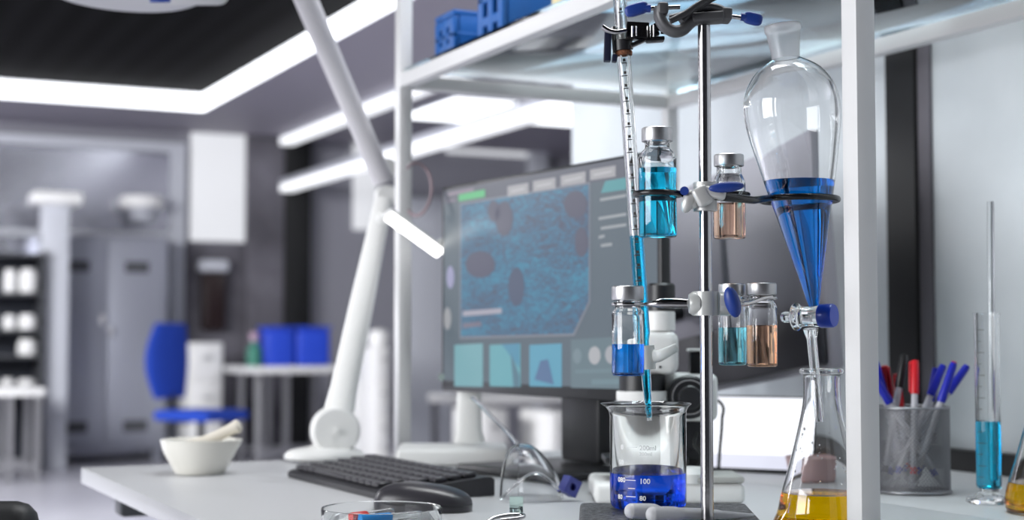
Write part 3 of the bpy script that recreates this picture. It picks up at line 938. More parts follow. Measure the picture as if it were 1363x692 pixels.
# ================================================================== ARTICULATED MAGNIFIER LAMP
ab = D(-0.252, 2.035)
t = thing('magnifier_lamp', 'white articulated arm lamp fixed at the far end of the front bench', 'lamp', V((ab.x, ab.y, TZ)))
MB().lathe(smooth([(0.0, 0.001), (0.03, 0.001), (0.042, 0.003), (0.044, 0.008), (0.038, 0.015), (0.020, 0.019), (0.014, 0.022)], 4) + [(0, 0.022)], M.Translation((ab.x, ab.y, TZ)) @ M.Diagonal((1.25, 1, 1, 1)), 40).build('base', white_plastic, t)
j0 = P(446, 573, 2.03); j1 = P(514, 250, 2.15); j2 = P(398, -22, 2.0); j3 = P(330, -30, 1.90)
m = MB()
ax = (FW * -1 + RT * 0.25).normalized()
m.lathe([(0, -0.014), (0.029, -0.014), (0.033, -0.010), (0.033, 0.010), (0.029, 0.014), (0, 0.014)], axisT(j0, j0 + ax), 40)
m.lathe([(0, 0.0141), (0.004, 0.0141), (0.004, 0.017), (0, 0.017)], axisT(j0, j0 + ax), 16)
m.build('base_joint', white_plastic, t)
d01 = (j1 - j0).normalized()
MB().tube([j0 + d01 * 0.028, j0 + d01 * 0.06, j0 + (j1 - j0) * 0.5, j1 - d01 * 0.018],
          [(0.021, 0.013), (0.0185, 0.012), (0.017, 0.011), (0.013, 0.009)], 16, flat=RT).build('lower_arm', white_plastic, t, ang=60)
m = MB(); m.lathe([(0, -0.009), (0.013, -0.009), (0.015, -0.007), (0.015, 0.007), (0.013, 0.009), (0, 0.009)], axisT(j1 + UP * 0.028, j1 + UP * 0.028 + ax), 32)
m.lathe([(0, -0.011), (0.014, -0.011), (0.016, -0.008), (0.016, 0.008), (0.014, 0.011), (0, 0.011)], axisT(j1 - UP * 0.012, j1 - UP * 0.012 + ax), 32)
m.build('elbow_joint', white_plastic, t)
d12 = (j2 - j1).normalized()
MB().tube([j1 + d12 * 0.012, j1 + (j2 - j1) * 0.5, j2], [(0.015, 0.011), (0.0155, 0.011), (0.0165, 0.012)], 16, flat=RT).build('upper_arm', mat('lamp_grey', rgb(206, 204, 208), 0.45), t, ang=60)
hc = P(165, -22, 1.86)
MB().tube(spath([j2, (j2 + j3) / 2 + UP * 0.03, P(318, -40, 1.88), P(285, -20, 1.86)], 6), 0.011, 14).build('head_arm', white_plastic, t)
th_ = M.Translation(hc) @ M.Rotation(radians(2), 4, FW)
m = MB(); m.lathe(smooth([(0.0, -0.018), (0.07, -0.019), (0.09, -0.016), (0.104, -0.006), (0.106, 0.006), (0.098, 0.014), (0.0, 0.018)], 5), th_, 64)
m.build('head', mat('lamp_head_grey', rgb(196, 196, 198), 0.4), t)
ha = P(255, -14, 1.84)
m = MB(); m.box((0, 0, 0), (0.085, 0.07, 0.03), TR(ha, YAW), 0.014, 0, 4); m.build('head_handle', mat('lamp_handle_grey', rgb(206, 206, 204), 0.4), t)
m = MB(); m.box((0, 0, 0), (0.025, 0.004, 0.006), TR(P(213, 0, 1.795), YAW), 0.001); m.build('switch', blue_knob, t)

# ================================================================== KEYBOARD AND MOUSE
kA = PT(383, 635)
kx = D(0.46, -0.89).normalized(); ky = D(0.89, 0.46).normalized()
rk = math.atan2(kx.y, kx.x)
KL, KW = 0.305, 0.122
t = thing('keyboard', 'black keyboard lying askew on the front bench behind the mouse', 'keyboard', V((*(kA + kx * KL / 2 + ky * KW / 2).xy, TZ)), rk)
TK = M.Translation((kA.x, kA.y, TZ + 0.0005)) @ M.Rotation(rk, 4, 'Z')
m = MB()
prof = [(0, 0.0), (KW, 0.0), (KW, 0.017), (KW - 0.004, 0.0195), (KW - 0.012, 0.0195), (0.006, 0.0085), (0.0, 0.006)]
nP = len(prof)
for xx in (0, KL):
    pass
vs = [(0, y, z) for y, z in prof] + [(KL, y, z) for y, z in prof]
fs = [list(range(nP))[::-1], [nP + i for i in range(nP)]] + [[i, (i + 1) % nP, nP + (i + 1) % nP, nP + i] for i in range(nP)]
m.raw(vs, fs, TK); m.build('case', kb_body, t)
m = MB()
sl = math.atan2(0.011, KW - 0.018)
for r in range(6):
    y = 0.014 + r * 0.0172
    x = 0.008
    row = [0.019] * 15 if r else [0.024, 0.019, 0.019, 0.1, 0.019, 0.019, 0.019, 0.019, 0.019]
    off = (0, 0.004, 0.008, 0.002, 0, 0)[r]
    for k, w in enumerate(row):
        if x + w > KL - 0.006: break
        ww = w + (off if k == 0 else 0)
        m.box((x + ww / 2, y, 0.0085 + (y - 0.006) * math.tan(sl) + 0.0028), (ww - 0.0022, 0.0148, 0.0055), TK, 0.0014, 0, 1)
        x += ww
m.build('keys', key_black, t)
c = PT(563, 679)
rm = math.atan2(D(0.96, -0.2).y, D(0.96, -0.2).x)
t = thing('mouse', 'black computer mouse on the white bench behind the petri dish', 'mouse', V((c.x, c.y, TZ)), rm)
Tm = TR(V((c.x, c.y, TZ + 0.0008)), rm)
m = MB(); m.ellip((0, 0, 0.004), (0.0475, 0.027, 0.023), Tm, 0, 40, 24, 0.72, zcut=-0.004)
for v in m.v:
    x_ = (Tm.inverted() @ v)
    if x_.z > 0.005: v.z -= (x_.z - 0.005) * (0.06 + 0.22 * max(-0.3, x_.x / 0.0475))
m.build('shell', mouse_mat, t, ang=60)
m = MB(); m.ellip((0, 0, 0.0055), (0.0480, 0.0276, 0.0045), Tm, 0, 40, 12, 0.72); m.build('side_band', black_plastic, t, ang=60)
m = MB(); m.lathe([(0, -0.0025), (0.005, -0.0022), (0.005, 0.0022), (0, 0.0025)], Tm @ M.Translation((-0.022, 0, 0.0225)) @ M.Rotation(pi / 2, 4, 'X'), 20); m.build('scroll_wheel', black_soft, t)

# ================================================================== MORTAR AND PESTLE
c = PT(266, 630.5); s_ = (c - EYE).dot(FW) / F
t = thing('mortar', 'white porcelain mortar near the far corner of the front bench', 'mortar', c)
o_ = smooth([(0, 0), (0.026, 0.0), (0.0305, 0.002), (0.036, 0.012), (0.0435, 0.0262), (0.047, 0.0385), (0.0478, 0.0415)], 4)
pr = [(r * 1.0, z + 0.0004) for r, z in o_] + [(0.0455, 0.0424), (0.0435, 0.0405), (0.040, 0.030), (0.030, 0.014), (0.015, 0.008), (0, 0.007)]
m = MB().lathe(pr, TR(c), 56)
sp = RT * 1.0
for v in m.v:                                   # pouring lip
    d_ = V((v.x - c.x, v.y - c.y, 0)); a_ = d_.normalized().dot(D(0.98, -0.2).normalized()) if d_.length > 1e-6 else 0
    if a_ > 0.9 and v.z > c.z + 0.027:
        v += d_.normalized() * 0.006 * ((a_ - 0.9) / 0.1) ** 1.2 * ((v.z - c.z - 0.027) / 0.015)
m.build('bowl', porcelain, t, ang=60)
m = MB().lathe([(0.0262, 0.00005), (0.0312, 0.0019), (0.0325, 0.0045), (0.031, 0.0012)], TR(c), 40)
pA = c + D(-0.017, 0.004, 0.0275); pB = c + D(0.048, 0.004, 0.0590)
L_ = (pB - pA).length
tag(MB().lathe(smooth([(0, -0.011), (0.010, -0.009), (0.0125, 0), (0.0105, 0.012), (0.0075, 0.03), (0.007, L_ * 0.8), (0.0085, L_ * 0.95), (0.006, L_), (0, L_ + 0.001)], 4), axisT(pA, pB), 28).build('pestle', porcelain_bisque, None, 60, origin=pA),
    'off-white pestle leaning out of the porcelain mortar', 'pestle')
# ================================================================== PETRI DISH AND WHAT LIES IN IT
pc = V((*D(-0.1150, 1.335).xy, TZ + 0.0004))
t = thing('petri_dish', 'round clear glass petri dish at the bottom edge, in front of the mouse', 'dish', pc)
pr = [(0, 0), (0.050, 0), (0.0522, 0.001), (0.0530, 0.003), (0.0532, 0.0150), (0.0526, 0.0158), (0.0516, 0.0150), (0.0514, 0.0034), (0.0500, 0.0020), (0, 0.0018)]
MB().lathe(pr, TR(pc), 96).build('dish', dish_glass, t)


def swab(name, label, a, b, ra, colr, la):
    """small plastic vial: coloured cap at a, clear tube on to b"""
    t = thing(name, label, 'tube', a, 0)
    T = axisT(a, b); L = (V(b) - V(a)).length
    MB().lathe([(0, 0), (ra * 0.85, 0), (ra, 0.001), (ra, la - 0.001), (ra * 0.9, la), (0, la)], T, 28).build('cap', colr, t)
    r2 = ra * 0.82
    pts = [(0, L)] + [(r2 * sin(k * pi / 12), L - r2 + r2 * cos(k * pi / 12)) for k in range(1, 7)] + [(r2, la + 0.0004), (r2 - 0.0006, la + 0.0004)] + \
          [(r2 - 0.0006, L - r2)] + [((r2 - 0.0006) * sin(k * pi / 12), L - r2 + (r2 - 0.0006) * cos(k * pi / 12)) for k in range(5, 0, -1)] + [(0, L - 0.0006)]
    MB().lathe(pts, T, 28).build('tube', clear_plastic, t)
    return t


zf = TZ + 0.0004 + 0.0021
swab('sample_tube', 'small clear tube with a red cap lying in the petri dish', V((*D(-0.141, 1.322).xy, zf + 0.0052)), V((*D(-0.105, 1.352).xy, zf + 0.0075)), 0.005, mat('red_cap', rgb(196, 44, 40), 0.35), 0.017)
swab('sample_tube', 'small clear tube with a bright blue cap lying in the petri dish', V((*D(-0.131, 1.306).xy, zf + 0.0052)), V((*D(-0.0795, 1.342).xy, zf + 0.0060)), 0.005, mat('bright_blue_cap', rgb(40, 140, 214), 0.35), 0.030)

# ================================================================== GLASS SLIDE IN A SMALL CLIP
c = V((*D(-0.004, 1.338).xy, TZ + 0.0004))
t = thing('specimen_clip', 'small bright metal clip holding a square of green-edged glass at the bottom edge', 'clip', c)
m = MB()
m.tube(spath([c + D(-0.018, -0.006, 0.003), c + D(-0.012, 0.0, 0.006), c + D(0.0, 0.004, 0.008), c + D(0.012, 0.003, 0.0085), c + D(0.0145, -0.002, 0.0075),
              c + D(0.008, -0.005, 0.006), c + D(-0.006, -0.006, 0.0045), c + D(-0.018, -0.006, 0.003)][:-1], 6), 0.0017, 10)
m.tube([c + D(-0.016, -0.008, 0.0018), c + D(0.012, -0.006, 0.0018)], 0.0017, 10)
m.tube([c + D(0.0075, -0.0056, 0.0018), c + D(0.0075, -0.0056, 0.0056)], 0.0012, 8)
m.build('clip_body', steel, t)
MB().box((0, 0, 0), (0.012, 0.0024, 0.0145), TR(c + D(0.0078, 0.0, 0.0176), YAW), 0.0004).build('glass_slide', mat('slide_glass', (0.75, 0.93, 0.86, 1), 0.0, 0, 1.0, 1.5), t)

# ================================================================== SAFETY GOGGLES
c = V((*D(0.020, 1.56).xy, TZ + 0.0004))
t = thing('safety_goggles', 'clear safety goggles with a blue vent lying on the bench left of the beaker', 'goggles', c, YAW)
TG = TR(c, YAW)


def gog(scale, zoff=0.0):
    vs, rows = [], []
    nv, nu = 14, 36
    for j in range(nv + 1):
        th = (pi / 2) * j / nv
        for i in range(nu + 1):
            ph = radians(-115) + radians(310) * i / nu
            r = cos(th) ** 0.8
            x = 0.033 * r * cos(ph) + 0.012 * (1 - r) * -1
            y = 0.045 * r * sin(ph)
            z = 0.056 * sin(th) ** 1.05
            if x > 0: z *= 1 - 0.25 * (x / 0.033)
            vs.append(V((x * scale, y * scale, z * scale + zoff)))
    return vs, nv, nu


v1, nv, nu = gog(1.0); v2, _, _ = gog(0.955)
off = len(v1); fs = []
for j in range(nv):
    for i in range(nu):
        a, b, c_, d = j * (nu + 1) + i, j * (nu + 1) + i + 1, (j + 1) * (nu + 1) + i + 1, (j + 1) * (nu + 1) + i
        fs.append([a, b, c_, d]); fs.append([off + d, off + c_, off + b, off + a])
    a, d = j * (nu + 1), (j + 1) * (nu + 1)
    fs.append([a, d, off + d, off + a]); a, d = a + nu, d + nu
    fs.append([d, a, off + a, off + d])
for i in range(nu): fs.append([i + 1, i, off + i, off + i + 1])
m = MB(); m.raw(v1 + v2, fs, TG); m.build('lens', clear_plastic, t, ang=60)
m = MB(); m.tube([TG @ V(p) for p in spath([(-0.031, -0.03, 0.003), (-0.012, -0.048, 0.022), (0.004, -0.050, 0.030), (0.018, -0.045, 0.022), (0.028, -0.034, 0.010)], 6)], [(0.0028, 0.0016)] * 25, 10)
m.build('frame_edge', clear_plastic, t, ang=60)
m = MB(); q = TG @ V((0.0385, -0.026, 0.0145))
TV = M.Translation(q) @ M.Rotation(YAW + 0.5, 4, 'Z') @ M.Rotation(radians(28), 4, 'Y')
o2 = [(-0.0075, -0.0085), (0.0075, -0.0085), (0.0075, 0.0085), (-0.0075, 0.0085)]
n = 24
ring_i = [(0.0036 * cos(2 * pi * k / n), 0.0036 * sin(2 * pi * k / n)) for k in range(n)]
sq = []
for k in range(n):
    a = 2 * pi * k / n; u = max(abs(cos(a)), abs(sin(a))); sq.append((0.0078 * cos(a) / u, 0.0086 * sin(a) / u))
RX = M.Rotation(pi / 2, 4, 'X')
vs = [(x, y, -0.007) for x, y in sq] + [(x, y, 0.007) for x, y in sq] + [(x, y, 0.007) for x, y in ring_i] + [(x, y, 0.0) for x, y in ring_i]
fs = [list(range(n))[::-1]]
for k in range(n):
    k2 = (k + 1) % n
    fs += [[k, k2, n + k2, n + k], [n + k, n + k2, 2 * n + k2, 2 * n + k], [2 * n + k, 2 * n + k2, 3 * n + k2, 3 * n + k]]
fs.append([3 * n + k for k in range(n)])
m.raw(vs, fs, TV @ RX); m.build('vent', mat('vent_blue', rgb(58, 66, 140), 0.45), t, ang=30)
pts = spath([TG @ V((-0.008, 0.034, 0.043)), TG @ V((-0.022, 0.07, 0.060)), TG @ V((-0.045, 0.12, 0.080)), TG @ V((-0.066, 0.17, 0.097))], 8)
MB().tube(pts, [(0.0022, 0.0012)] * len(pts), 10).build('temple_arm', clear_plastic, t)

# ================================================================== MICROSCOPE (behind the beaker)
Ym = 1.565
sm = Ym / F


def Q(px, py, dy=0.0): return P(px, py, Ym + dy)


mb0 = Q(880, 0); c = V((mb0.x, mb0.y, TZ))
t = thing('microscope', 'white microscope with a black eyepiece and focus knob behind the beaker', 'microscope', c, YAW)
TMi = TR(c, YAW)
X = lambda px: (px - 880) * sm
Z = lambda py: P(880, py, Ym).z - TZ
m = MB(); m.box((0, 0, 0.0105), (0.150, 0.13, 0.020), TMi, 0.006, 0, 3); m.build('base', white_plastic, t)
m = MB(); m.box((X(930), -0.03, 0.0245), (0.07, 0.07, 0.007), TMi, 0.003); m.build('base_cover', mat('base_grey', rgb(176, 176, 172), 0.5), t)
m = MB(); m.lathe([(0, 0.0206), (0.016, 0.0206), (0.018, 0.03), (0.014, 0.036), (0, 0.036)], TMi @ M.Translation((X(905), -0.05, 0)), 28); m.build('illuminator', white_plastic, t)
m = MB()
m.box((X(922), 0.03, (Z(560) + 0.021) / 2), (0.026, 0.04, Z(560) - 0.021), TMi, 0.004); m.build('column', black_plastic, t)
m = MB()
m.box((X(916), 0.03, (Z(497) + Z(562)) / 2), (0.060, 0.05, Z(497) - Z(562)), TMi, 0.008, 0, 3); m.build('arm', white_plastic, t)
m = MB(); m.box((X(864), 0.045, (Z(545) + 0.021) / 2), (0.040, 0.022, Z(545) - 0.0214), TMi, 0.004); m.build('limb', mat('limb_grey', rgb(138, 139, 144), 0.5), t)
m = MB(); m.box((X(854), -0.002, Z(610)), (0.085, 0.066, 0.007), TMi, 0.002); m.box((X(910), 0.015, Z(606)), (0.03, 0.03, 0.012), TMi, 0.002); m.build('stage', black_plastic, t)
m = MB(); kx_ = TMi @ V((X(914), 0.0, Z(528))); kd = D(-0.05, -1).normalized()
kx_ = TMi @ V((X(914), 0.0045, Z(528)))
m.lathe([(0, 0), (0.0215, 0), (0.0225, 0.002), (0.0225, 0.016), (0.0205, 0.0185), (0, 0.0185)], axisT(kx_, kx_ + kd), 40)
m.lathe([(0, 0.0186), (0.012, 0.0186), (0.0125, 0.028), (0.011, 0.030), (0, 0.030)], axisT(kx_, kx_ + kd), 32)
kn = m.build('focus_knob', black_plastic, t)
m = MB(); m.ring((0, 0, 0.0186), 0.0175, 0.0006, axisT(kx_, kx_ + kd), 40, 6); m.build('knob_line', lens_ring, kn)
TH_ = TMi @ M.Translation((X(852), 0.0, 0))
pr = [(0, Z(533)), (0.026, Z(533)), (0.0268, Z(531)), (0.0268, Z(521)), (0.025, Z(520)), (0, Z(520))]
MB().lathe(pr, TH_, 40).build('head_ring', white_plastic, t)
MB().lathe([(0, Z(519.8)), (0.0238, Z(519.8)), (0.0238, Z(498.4)), (0, Z(498.4))], TH_, 40).build('head_band', black_plastic, t)
m = MB(); m.lathe([(0, Z(592)), (0.006, Z(592)), (0.0085, Z(578)), (0.0095, Z(562)), (0.021, Z(560)), (0.0235, Z(552)), (0.0235, Z(533.2)), (0, Z(533.2))], TH_, 32); m.build('objective', mat('objective_grey', rgb(112, 112, 116), 0.5), t)
m = MB(); m.box((X(866), 0.004, (Z(440) + Z(498.2)) / 2), (0.052, 0.045, Z(440) - Z(498.2)), TMi, 0.01, 0, 3)
m.build('head', white_plastic, t)
m = MB(); m.lathe([(0, Z(440)), (0.0152, Z(440)), (0.0152, Z(416)), (0.0138, Z(414)), (0, Z(414))], TMi @ M.Translation((X(877), 0, 0)), 36); m.build('eyepiece_tube', white_plastic, t)
m = MB(); m.lathe([(0, Z(413.6)), (0.0145, Z(413.6)), (0.0145, Z(380)), (0.0125, Z(377)), (0.0095, Z(377)), (0.0085, Z(381)), (0, Z(381))], TMi @ M.Translation((X(878), 0, 0)), 36); m.build('eyepiece', black_plastic, t)
m = MB(); m.box((X(928), 0.02, (Z(497) + Z(468)) / 2), (0.017, 0.02, Z(468) - Z(497) - 0.0004), TMi, 0.002); m.build('camera_port', black_plastic, t)
m = MB(); m.box((X(928), 0.02, Z(466)), (0.0195, 0.022, 0.003), TMi, 0.0012); m.build('port_cap', white_plastic, t)
m = MB(); m.lathe([(0, 0), (0.0014, 0), (0.0014, 0.0006), (0, 0.0006)], axisT(TMi @ V((X(874), -0.0186, Z(488))), TMi @ V((X(874), -0.03, Z(488)))), 12); m.build('screw', black_plastic, t)
pts = spath([TMi @ V((X(925), 0.004, Z(577))), TMi @ V((X(918), -0.02, Z(590))), TMi @ V((X(928), -0.024, Z(606))), TMi @ V((X(920), -0.02, Z(622))), TMi @ V((X(925), 0.0, Z(640)))], 8)
MB().tube(pts, 0.0018, 8).build('cord', black_cable, t)

# ================================================================== RETORT STAND
Yr = 1.19
sr = Yr / F
rb = D((939.5 - 681.5) * sr, Yr); PTK = 0.0215
t = thing('retort_stand', 'retort stand with a hammered black base plate and upright steel rod', 'stand', V((rb.x, rb.y, TZ)), YAW)
TS = TR(V((rb.x, rb.y, TZ)), YAW + radians(-3.0))
pw, pl_ = 0.145, 0.235
m = MB(); m.box((-0.0285, 0.130 - pl_ / 2, PTK / 2 + 0.003), (pw, pl_, PTK - 0.0062), TS, 0.0035, 0, 3); m.build('base_plate', plate_black, t)
for sx_ in (-1, 1):
    for sy_ in (-1, 1):
        MB().lathe([(0, 0), (0.007, 0), (0.008, 0.003), (0.0, 0.003)], TS @ M.Translation((-0.0285 + sx_ * (pw / 2 - 0.014), 0.130 - pl_ / 2 + sy_ * (pl_ / 2 - 0.014), 0.0)), 20).build('foot', black_soft, t)
ztop = P(937, 33, Yr).z
rr = 0.0050
PLZ = TZ + PTK
MB().lathe([(0, PLZ + 0.0002), (rr, PLZ + 0.0002), (rr, ztop - 0.001), (rr * 0.8, ztop), (0, ztop)], M.Translation((rb.x, rb.y, 0)), 40).build('rod', steel, t)


def sleeve(m, cx_, py0, py1, r_in, r_out, mi=0, a0=0.0, a1=2 * pi):
    z0, z1 = P(940, py1, Yr).z, P(940, py0, Yr).z
    return m.lathe([(r_in, z0), (r_out, z0), (r_out, z1), (r_in, z1), (r_in, z0)], M.Translation((rb.x, rb.y, 0)), 36, mi, a0, a1)


def R(px, py, dy=0.0): return P(px, py, Yr + dy)


FR = frame(RT, FW, UP)


def at(p, rx=0, ry=0, rz=0):
    return M.Translation(p) @ FR @ Euler((radians(rx), radians(ry), radians(rz))).to_matrix().to_4x4()


# ---- transfer pipettes lying on the plate
def pipette(label, a, b, grp):
    a, b = V(a), V(b)
    T = axisT(a, b); L = (b - a).length
    o = [(0, 0)] + [(0.0062 * sin(k * pi / 12), 0.0062 - 0.0062 * cos(k * pi / 12)) for k in range(1, 7)] + \
        [(0.0064, 0.018), (0.0062, 0.026), (0.0044, 0.031), (0.0037, 0.034), (0.0036, 0.052), (0.0034, 0.07), (0.0022, 0.085), (0.0012, L)]
    pr = [p for p in o] + [(max(r - 0.0007, 0.0003), z) for r, z in o[::-1] if r > 0.0007 and z > 0.001] + [(0, 0.0008)]
    return tag(MB().lathe(smooth(o, 2) + [(0, L)], T, 28).build('transfer_pipette', milky, None, 60, origin=a), label, 'pipette', grp)


pz = PLZ + 0.0068
pipette('milky plastic pipette nearer the beaker foot on the black plate', V((*D(0.0895, 1.199).xy, pz)), V((*D(0.172, 1.232).xy, PLZ + 0.0016)), 'milky pipettes')
pipette('milky plastic pipette in front of the other one on the black plate', V((*D(0.1045, 1.176).xy, pz)), V((*D(0.194, 1.214).xy, PLZ + 0.0016)), 'milky pipettes')

# ================================================================== CLAMPS
# ---- dark boss head on top of the rod
t = thing('boss_head_clamp', 'dark grey S-shaped boss clamp with two blue wing screws on the rod top', 'clamp', R(937, 30))
m = MB()
S = spath([R(878, 10), R(878, 22), R(884, 34), R(896, 41.5), R(908, 40), R(918, 31), R(926, 25)], 6)
m.tube(S, [(0.0085, 0.0048)] * len(S), 14, flat=FW)
m.box((0, 0, 0), (0.026, 0.020, 0.0076), at(R(941, 24.5), 0, -4), 0.002, 0, 3)
m.box((0, 0, 0), (0.0085, 0.018, 0.0105), at(R(966, 21), 0, 4), 0.002, 0, 3)
m.box((0, 0, 0), (0.0085, 0.018, 0.0095), at(R(881.5, 13), 0, 0), 0.002, 0, 3)
S2 = spath([R(908, 30), R(922, 16), R(938, 10), R(954, 12), R(966, 18)], 6)
m.tube(S2, [(0.008, 0.0040)] * len(S2), 14, flat=FW)
m.build('body', cast_dark, t, ang=50)
m = MB()
for k, (y0, dy_) in enumerate(((26, -0.012), (20, -0.014))):
    S3 = spath([R(892, 24 + 4 * k, dy_), R(912, 18, dy_), R(930, 8 - 2 * k, dy_), R(952, -4 - 2 * k, dy_)], 6)
    m.tube(S3, [(0.0035, 0.0026)] * len(S3), 12, flat=FW)
m.build('jaw_arm', mat('cast_jaw', rgb(58, 58, 60), 0.4, 0.3), t, ang=50)
for (a, b, side_, lab) in (((905, 9.5), (859, 11.5), -1, 'left'), ((970, 21.5), (997, 25), 1, 'right')):
    scw = MB().tube([R(*a), R(*b)], 0.0018, 12).build('screw', steel, t)
    w = MB()
    if side_ < 0:
        w.ellip((0, 0, 0), (0.0098, 0.0034, 0.0050), at(R(847.5, 12.5), 0, -16, 0), 0, 36, 20, 0.62)
        w.lathe([(0, 0), (0.0034, 0), (0.0034, 0.006), (0, 0.006)], axisT(R(856, 11), R(866, 11)), 20)
    else:
        w.ellip((0, 0, 0), (0.0078, 0.0034, 0.0050), at(R(1002, 25), 0, 14, 0), 0, 36, 20, 0.62)
        w.lathe([(0, 0), (0.0032, 0), (0.0032, 0.006), (0, 0.006)], axisT(R(996, 23.5), R(987, 22.5)), 20)
    w.build('wing_knob', blue_knob, t, ang=50)

# ---- burette
Yb = 1.262
bx = lambda py: 825.0 + (py + 0.0) * 0.0695 if py < 500 else 825 + 500 * 0.0695 + (py - 500) * 0.075
BT, BB = P(bx(-70), -70, Yb), P(bx(562), 562, Yb)
TBU = axisT(BB, BT); sbz = Yb / F
BL = (BT - BB).length
H = lambda py: (562 - py) * BL / 632.0
t = thing('burette', 'slim graduated glass burette, slightly tilted, half filled with blue, its tip in the beaker', 'burette', BB)
ro, ri = 0.0058, 0.0037
o = [(0.0010, 0.0), (0.0022, 0.0), (0.0028, H(540)), (0.0040, H(510)), (0.0040, H(497)), (0.0040, H(486)), (0.0040, H(466)), (0.0044, H(455)), (ro, H(444)), (ro, BL)]
i_ = [(ri, BL), (ri, H(444)), (0.0026, H(455)), (0.0024, H(470)), (0.0022, H(500)), (0.0016, H(540)), (0.0010, 0.0)]
MB().lathe(o + i_, TBU, 36).build('tube', glass, t)
MB().lathe([(0, H(558)), (0.0014, H(558)), (0.0018, H(540)), (0.0024, H(500)), (0.0026, H(470)), (0.003, H(453)), (ri + 0.0006, H(442)), (ri + 0.0006, H(316)), (0, H(316))], TBU, 32).build('liquid', liq_cyan, t)
m = MB()
q = TBU.to_3x3().inverted() @ (-FW); af = math.atan2(q.y, q.x)
for k, py in enumerate(range(-48, 440, 17)):
    if 28 < py < 76: continue
    w_ = 0.62 if k % 2 else 0.42
    for rr_, z0_, z1_, a_, b_ in ((ro, 0, 0.0009, -w_, 0.25), (ro, 0.0018, 0.0042, -0.25, 0.12)):
        m.lathe([(rr_ + 0.00012, H(py) + z0_), (rr_ + 0.0002, H(py) + z0_), (rr_ + 0.0002, H(py) + z1_), (rr_ + 0.00012, H(py) + z1_), (rr_ + 0.00012, H(py) + z0_)], TBU, 8, 0, af + a_, af + b_)
m.build('graduation_marks', mark_dark, t)
m = MB()
tp = TBU @ V((0, 0, H(477)))
kax = D(0.86, -0.45, 0.12).normalized()
m.lathe([(0.0042, -0.010), (0.0085, -0.010), (0.0088, -0.004), (0.0088, 0.004), (0.0085, 0.010), (0.0042, 0.010), (0.0042, -0.010)], TBU @ M.Translation((0, 0, H(477))), 28)
p0 = tp + kax * 0.0089
m.tube(spath([p0, p0 + kax * 0.004, tp + D(0.0155, -0.009, 0.0035), tp + D(0.0215, -0.010, 0.0065), tp + D(0.026, -0.010, 0.0085)], 5),
       [(0.0058 - 0.00022 * k, 0.0058 - 0.00010 * k) for k in range(21)], 16)
m.build('stopcock', milky_dense, t, ang=50)

# ---- black burette clamp
def B(px, py, dy=0.0): return P(px, py, Yb + dy)


t = thing('burette_clamp', 'small black clamp with steel prongs gripping the burette beside the rod top', 'clamp', B(845, 42))
m = MB()
m.box((0, 0, 0), (0.0185, 0.016, 0.0135), at(B(848, 42, -0.020), 0, 3), 0.001)
m.box((0, 0, 0), (0.004, 0.012, 0.0125), at(B(836.5, 42, -0.022), 0, 3), 0.0008)
m.box((0, 0, 0), (0.015, 0.012, 0.0035), at(B(872, 53, -0.020), 0, -4), 0.0008)
m.box((0, 0, 0), (0.012, 0.012, 0.007), at(B(867, 41, -0.020), 0, -30), 0.001)
m.box((0, 0, 0), (0.026, 0.010, 0.003), at(B(858, 53, -0.021), 0, -24), 0.0008)
m.box((0, 0, 0), (0.006, 0.010, 0.007), at(B(881, 34, -0.020), 0, -20), 0.001)
m.build('jaw_block', mat('clamp_black', rgb(24, 24, 26), 0.25, 0.3), t)
m = MB()
m.tube(spath([B(834, 40, -0.030), B(822, 42.5, -0.030), B(811, 41, -0.029), B(802, 36, -0.028)], 5), [(0.0022, 0.0014 + 0.00008 * k) for k in range(16)], 12)
m.tube(spath([B(880, 41, -0.021), B(890, 43, -0.0205), B(906, 45, -0.020)], 5), [(0.0022, 0.0028 - 0.00014 * k) for k in range(11)], 12)
for px in (842, 847, 862, 866, 870):
    m.tube([B(px, 33 + (px % 5), -0.0315 if px < 850 else -0.0285), B(px, 51 - (px % 4), -0.0315 if px < 850 else -0.0285)], 0.0006 if px != 842 else 0.0011, 8)
m.build('prong', steel, t)
m = MB()
TB2 = TBU @ M.Translation((0, 0, 0))
m.lathe([(0.0064, H(73)), (0.0092, H(73)), (0.0092, H(37)), (0.0064, H(37)), (0.0064, H(73))], TB2, 20, 0, radians(150), radians(300)); m.build('jaw_pad', cast_light, t)
m = MB(); m.lathe([(0.0064, H(69.8)), (0.0090, H(69.8)), (0.0090, H(56)), (0.0064, H(56)), (0.0064, H(69.8))], TB2, 20, 0, radians(302), radians(420)); m.build('rear_pad', black_plastic, t)
m = MB(); m.lathe([(0.0062, H(76)), (0.0072, H(76)), (0.0076, H(72)), (0.0072, H(70)), (0.0062, H(70)), (0.0062, H(76))], TB2, 28); m.build('cork_collar', cork, t)
m = MB(); m.box((0, 0, 0), (0.0058, 0.010, 0.0255), at(B(808.7, 62, -0.004), 0, 2), 0.0006); m.box((0, 0, 0), (0.0040, 0.008, 0.006), at(B(818, 78, -0.0115), 0, 6), 0.0005)
m.build('handle_strip', mat('clamp_navy', rgb(28, 32, 54), 0.4), t)


